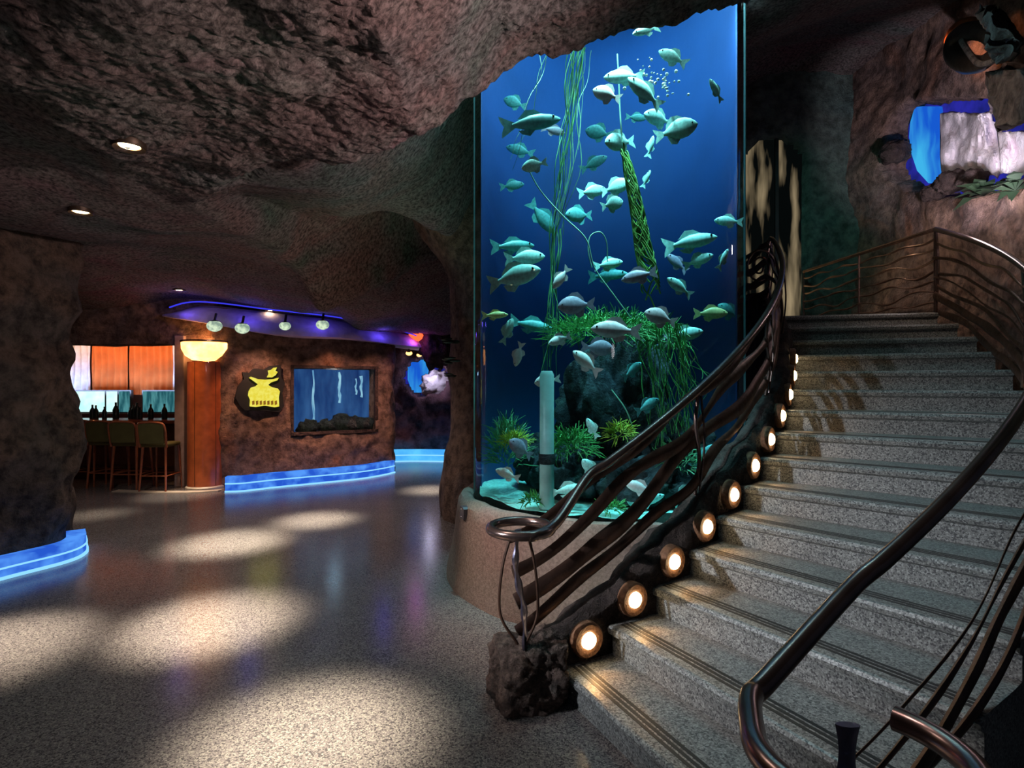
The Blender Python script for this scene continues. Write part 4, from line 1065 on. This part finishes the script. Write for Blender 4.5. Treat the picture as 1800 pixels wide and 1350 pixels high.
# curled horn and slabs over the grotto
hr = empty('curled_branch', gp(1690,90,6.7), 'dark curled branch with an orange lit outer curve above the big grotto', 'branch')
g = MB(); P = [gp(1700+42*math.cos(a), 88-34*math.sin(a), 6.7)+Vector((0,-.15*math.sin(a*.5),0)) for a in np.linspace(R(60), R(245), 26)]
g.tube(P, [.02+.07*math.sin(PI*i/27) for i in range(26)], 10); child(g, 'outer_curve', 'horn_orange_lit', hr)
g = MB(); P = [gp(1712+34*math.cos(a), 84-30*math.sin(a), 6.6) for a in np.linspace(R(20), R(330), 30)]
g.tube(P, [.05+.05*math.sin(PI*i/30) for i in range(30)], 10); child(g, 'inner_curl', 'horn_dark', hr)
g = MB(); P = [gp(x,y,6.5) for x,y in ((1690,72),(1705,95),(1722,112),(1745,108),(1760,92))]; g.tube(catmull(P,6), .025, 8); child(g, 'grey_tip', 'grey_plank', hr)
def slab(poly, r0, r1, mat, lab, name='rock_slab'):
    g = MB(); n = len(poly); vs = [gp(x,y,r0) for x,y in poly]+[gp(x,y,r1) for x,y in poly]
    g.add(vs, [tuple(range(n)), tuple(range(2*n-1,n-1,-1))]+[(i,i+n,(i+1)%n+n,(i+1)%n) for i in range(n)])
    o = g.build(name, mat, None, False); bm = bmesh.new(); bm.from_mesh(o.data)
    bmesh.ops.triangulate(bm, faces=bm.faces); bmesh.ops.subdivide_edges(bm, edges=bm.edges, cuts=7, use_grid_fill=True)
    for v in bm.verts: v.co += Vector((fbm(v.co*3), fbm(v.co*3+Vector((5,0,0))), fbm(v.co*3+Vector((0,5,0)))))*.07
    bm.to_mesh(o.data); bm.free(); return tag(o, lab, 'rock')
slab([(1722,18),(1752,28),(1785,55),(1790,75),(1765,60),(1740,50)], 6.5, 6.3, 'grey_plank', 'upper grey slab of rock beside the curled branch')
slab([(1738,64),(1775,78),(1782,92),(1762,98),(1742,84)], 6.5, 6.3, 'grey_plank', 'smaller grey slab just below the upper grey slab')
slab([(1735,128),(1790,124),(1850,120),(1850,190),(1800,212),(1756,228),(1748,180)], 6.85, 6.6, 'grey_plank', 'broad mottled grey rock slab overhanging the right of the big grotto')
# far grotto in the passage
ff = empty('rock_waterfall', (-1.98,13.2,1.5), 'small distant blue and pinkish lit rock waterfall at the end of the passage', 'waterfall')
g = MB(); g.box(-2.75,-1.2,13.34,13.4,1.3,2.4); child(g, 'backdrop', 'falls_deep', ff, False)
g = MB(); P0 = [( -2.42,2.22),(-2.2,2.28),(-1.9,2.24),(-1.96,1.9),(-2.0,1.5),(-2.3,1.5),(-2.42,1.8)]
g.prism(P0, 13.2, 13.25, lambda a,b,d: Vector((a,d,b))); child(g, 'water_sheet', 'falls_blue', ff, False)
o = boulder('pale_rock_face', (.25,-.1,.2), (.33,.14,.28), 'pale_rock', 4, .4, 1.7, 3); o.parent = ff
# black leaves sticking out of the pillar's left edge
for i,(px,py,s,lb) in enumerate(((790,602,.24,'topmost of three black leaf sprays sticking out of the rock beside the tank'),(793,634,.3,'middle of three black leaf sprays on the rock beside the tank'),(792,661,.2,'lowest of three black leaf sprays on the rock beside the tank'))):
    p = at(px,py,6.9); rnd = random.Random(i); g = MB()
    for k in range(9):
        d = Vector((rnd.uniform(-1,1), rnd.uniform(-.6,.2), rnd.uniform(-.3,.3))).normalized(); l = s*rnd.uniform(.5,1)*.6
        g.ball(p+d*l*.5, .5*l, .9, .5, .22, 8, 6)
    tag(g.build('leaf_spray', 'leaf_black'), lb, 'plant', 'black leaf sprays beside the tank')
o = boulder('rock', at(766,604,11.3), (.32,.2,.46), 'dark_rock', 4, .35, 1.6, 77); tag(o, 'dark knobbly rock hanging above the far waterfall', 'rock')

# doorway glass at landing
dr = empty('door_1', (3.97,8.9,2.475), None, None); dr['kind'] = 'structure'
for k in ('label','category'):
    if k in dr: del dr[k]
g = MB(); g.box(3.5,4.5,8.72,8.74,2.475,5.5); child(g, 'glass_panel', 'door_reflection_glow', dr, False)
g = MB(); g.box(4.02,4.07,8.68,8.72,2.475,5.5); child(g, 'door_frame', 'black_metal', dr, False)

# ------------------------------------------------------------------ lights
def lamp(kind, loc, E, col, size=.1, aim=None, spot=60, blend=.6, sy=None, spread=None):
    l = bpy.data.lights.new(kind.lower()+'_lamp', kind); l.energy = E; l.color = col
    if kind == 'AREA':
        l.size = size
        if sy: l.shape = 'RECTANGLE'; l.size_y = sy
        if spread: l.spread = R(spread)
    else: l.shadow_soft_size = size
    if kind == 'SPOT': l.spot_size = R(spot); l.spot_blend = blend
    o = bpy.data.objects.new(l.name, l); COL.objects.link(o); o.location = loc
    if aim is not None: o.rotation_euler = (Vector(aim)-Vector(loc)).to_track_quat('-Z','Y').to_euler()
    return o
# step lights shine along the treads
for p, nr in LIGHTS:
    lamp('SPOT', p+nr*.02+Vector((0,0,.0)), 5.5, (1,.50,.17), .03, p+nr*.28-Vector((0,0,.14)), 95, .9)
# aquarium lights in the hood, then added fill
lamp('AREA', (.85,5.0,5.85), 75, (.45,.95,1.0), 1.4, (.85,5.15,0))
lamp('SPOT', (.75,4.30,5.5), 1700, (.6,1,.96), .1, (.95,4.95,.8), 36, .9)
lamp('SPOT', (.1,4.75,5.4), 900, (.55,1,.93), .1, (.45,5.0,.8), 36, .9)
lamp('SPOT', (1.65,4.65,5.4), 800, (.5,.95,1.0), .1, (1.15,5.15,1.0), 36, .9)
lamp('POINT', (1.35,4.32,5.0), 34, (.6,1,.95), .08)  # fill lights added near the front glass to brighten the fish
lamp('POINT', (.35,4.35,4.9), 24, (.6,1,.95), .08)
lamp('POINT', (1.75,4.8,4.9), 20, (.55,.95,1), .08)
# violet cove
for i in (6, 14, 22, 30, 37):
    a = COVE[0][min(i, len(COVE[0])-1)]
    lamp('POINT', a+Vector((0,-.20,-.10)), 2.6, (.14,.09,1.0), .05)
lamp('POINT', at(731,600,11.0), 2.0, (1,.08,.05), .06)
# bowl lamp and bar
lamp('POINT', (-5.03,9.35,2.33), 12, (1,.45,.14), .12)
lamp('SPOT', (-5.2,8.6,2.95), 130, (1,.55,.25), .08, (-5.05,9.3,.6), 40, .8)
lamp('AREA', (-8.4,10.4,2.9), 60, (1,.35,.12), 2.5, (-7.6,9.5,0), sy=.2)
lamp('AREA', (-8.7,12.45,2.62), 20, (1,.50,.20), 3.0, (-8.7,12.95,2.0), sy=.1)
lamp('AREA', (-8.7,12.50,1.52), 30, (.45,.6,1.0), 3.0, (-8.7,12.95,1.9), sy=.08)
# wall washes on the sign wall (added to brighten it, no fitting built)
for (x,y,tx,ty,tz,E,c) in ((-3.9,8.7,-4.2,9.7,1.1,170,(1,.5,.3)),(-2.9,9.1,-3.2,10.3,1.0,220,(1,.5,.32)),(-2.0,9.8,-2.6,10.7,1.0,120,(1,.5,.35))):
    lamp('SPOT', (x,y,2.75), E, c, .05, (tx,ty,tz), 70, .9)
# grotto lights
lamp('SPOT', gp(1700,330,6.3)+Vector((0,0,-.2)), 330, (.95,.85,1.0), .06, gp(1705,250,7.1), 52, .5)
lamp('POINT', wallp(1.9,1.9,-.12), 3, (.5,.75,1), .05)
lamp('POINT', (-1.85,12.75,1.9), 7, (.75,.7,1), .06)
lamp('SPOT', gp(1600,100,6.4), 30, (1,.35,.1), .05, gp(1665,90,6.7), 60, .8)
# added colour washes on the rock, from no visible fixture
lamp('SPOT', (2.2,1.4,2.5), 760, (1,.74,.70), .12, (-.6,3.0,3.25), 54, 1)      # rim of overhang
lamp('SPOT', (.5,-.6,2.2), 32, (.9,.82,.85), .12, (-1.4,2.4,3.1), 90, 1)
lamp('SPOT', (.3,2.0,1.9), 14, (.25,1,.6), .12, (-1.75,3.0,3.15), 40, 1)
lamp('SPOT', (.5,2.2,2.0), 14, (1,.35,.5), .12, (-.9,3.3,3.2), 36, 1)
lamp('SPOT', (-.62,4.75,.8), 75, (.3,1,.70), .1, (-1.0,5.9,4.2), 62, 1)
lamp('SPOT', (-.75,6.1,.3), 45, (.25,.9,.9), .1, (-.7,6.3,4.2), 50, 1)
lamp('SPOT', (-.95,6.6,.3), 90, (1,.60,.38), .1, (-2.0,6.4,3.3), 62, 1)
lamp('SPOT', (-4.15,5.0,.3), 16, (1,.8,.75), .2, (-4.0,5.2,3.2), 100, 1)
lamp('SPOT', (-2.5,9.9,.35), 46, (1,.5,.35), .2, (-3.2,8.4,3.0), 100, 1)
lamp('SPOT', (-2.6,3.7,2.85), 420, (1,.74,.64), .1, (-.1,4.0,.40), 30, .9)   # base of the tank
# stair light through the railing, added washes for right rock wall and rails
lamp('SPOT', (2.2,4.2,4.8), 95, (1,.62,.42), .08, (4.9,5.9,3.3), 60, .8)
lamp('SPOT', (-2.8,1.5,2.3), 760, (.84,.91,.98), .03, (1.25,3.45,.8), 40, 1)
lamp('SPOT', (.2,1.0,2.9), 10, (.6,.85,1), .1, (1.6,2.6,.5), 60, .9)
lamp('SPOT', (3.2,6.2,5.0), 60, (.2,.9,.8), .15, (4.4,8.6,4.0), 70, 1)
lamp('SPOT', (2.9,7.2,5.3), 160, (1,.8,.62), .04, (4.45,7.2,3.1), 50, .8)
lamp('POINT', gp(1700,370,6.6), 10, (1,.85,.85), .06)
lamp('SPOT', (.2,2.0,3.2), 60, (1,.8,.75), .05, (1.2,1.7,1.1), 50, 1)

# ------------------------------------------------------------------ world, camera
w = bpy.data.worlds.new('world'); bpy.context.scene.world = w; w.use_nodes = True
bg = w.node_tree.nodes['Background']; bg.inputs['Color'].default_value = (.32,.42,.62,1); bg.inputs['Strength'].default_value = .045
cam = bpy.data.cameras.new('camera'); cam.lens = 20; cam.sensor_width = 36; cam.clip_start = .05
co_ = bpy.data.objects.new('camera', cam); COL.objects.link(co_); co_.location = (0,0,EYE); co_.rotation_euler = (PI/2,0,0)
sc = bpy.context.scene; sc.camera = co_
sc.view_settings.view_transform = 'Standard'; sc.view_settings.look = 'None'; sc.view_settings.exposure = -.12; sc.view_settings.gamma = 1
sc.view_settings.use_curve_mapping = False
sc.cycles.sample_clamp_indirect = 4; sc.cycles.transparent_max_bounces = 16; sc.cycles.max_bounces = 6
sc.cycles.caustics_reflective = False; sc.cycles.caustics_refractive = False
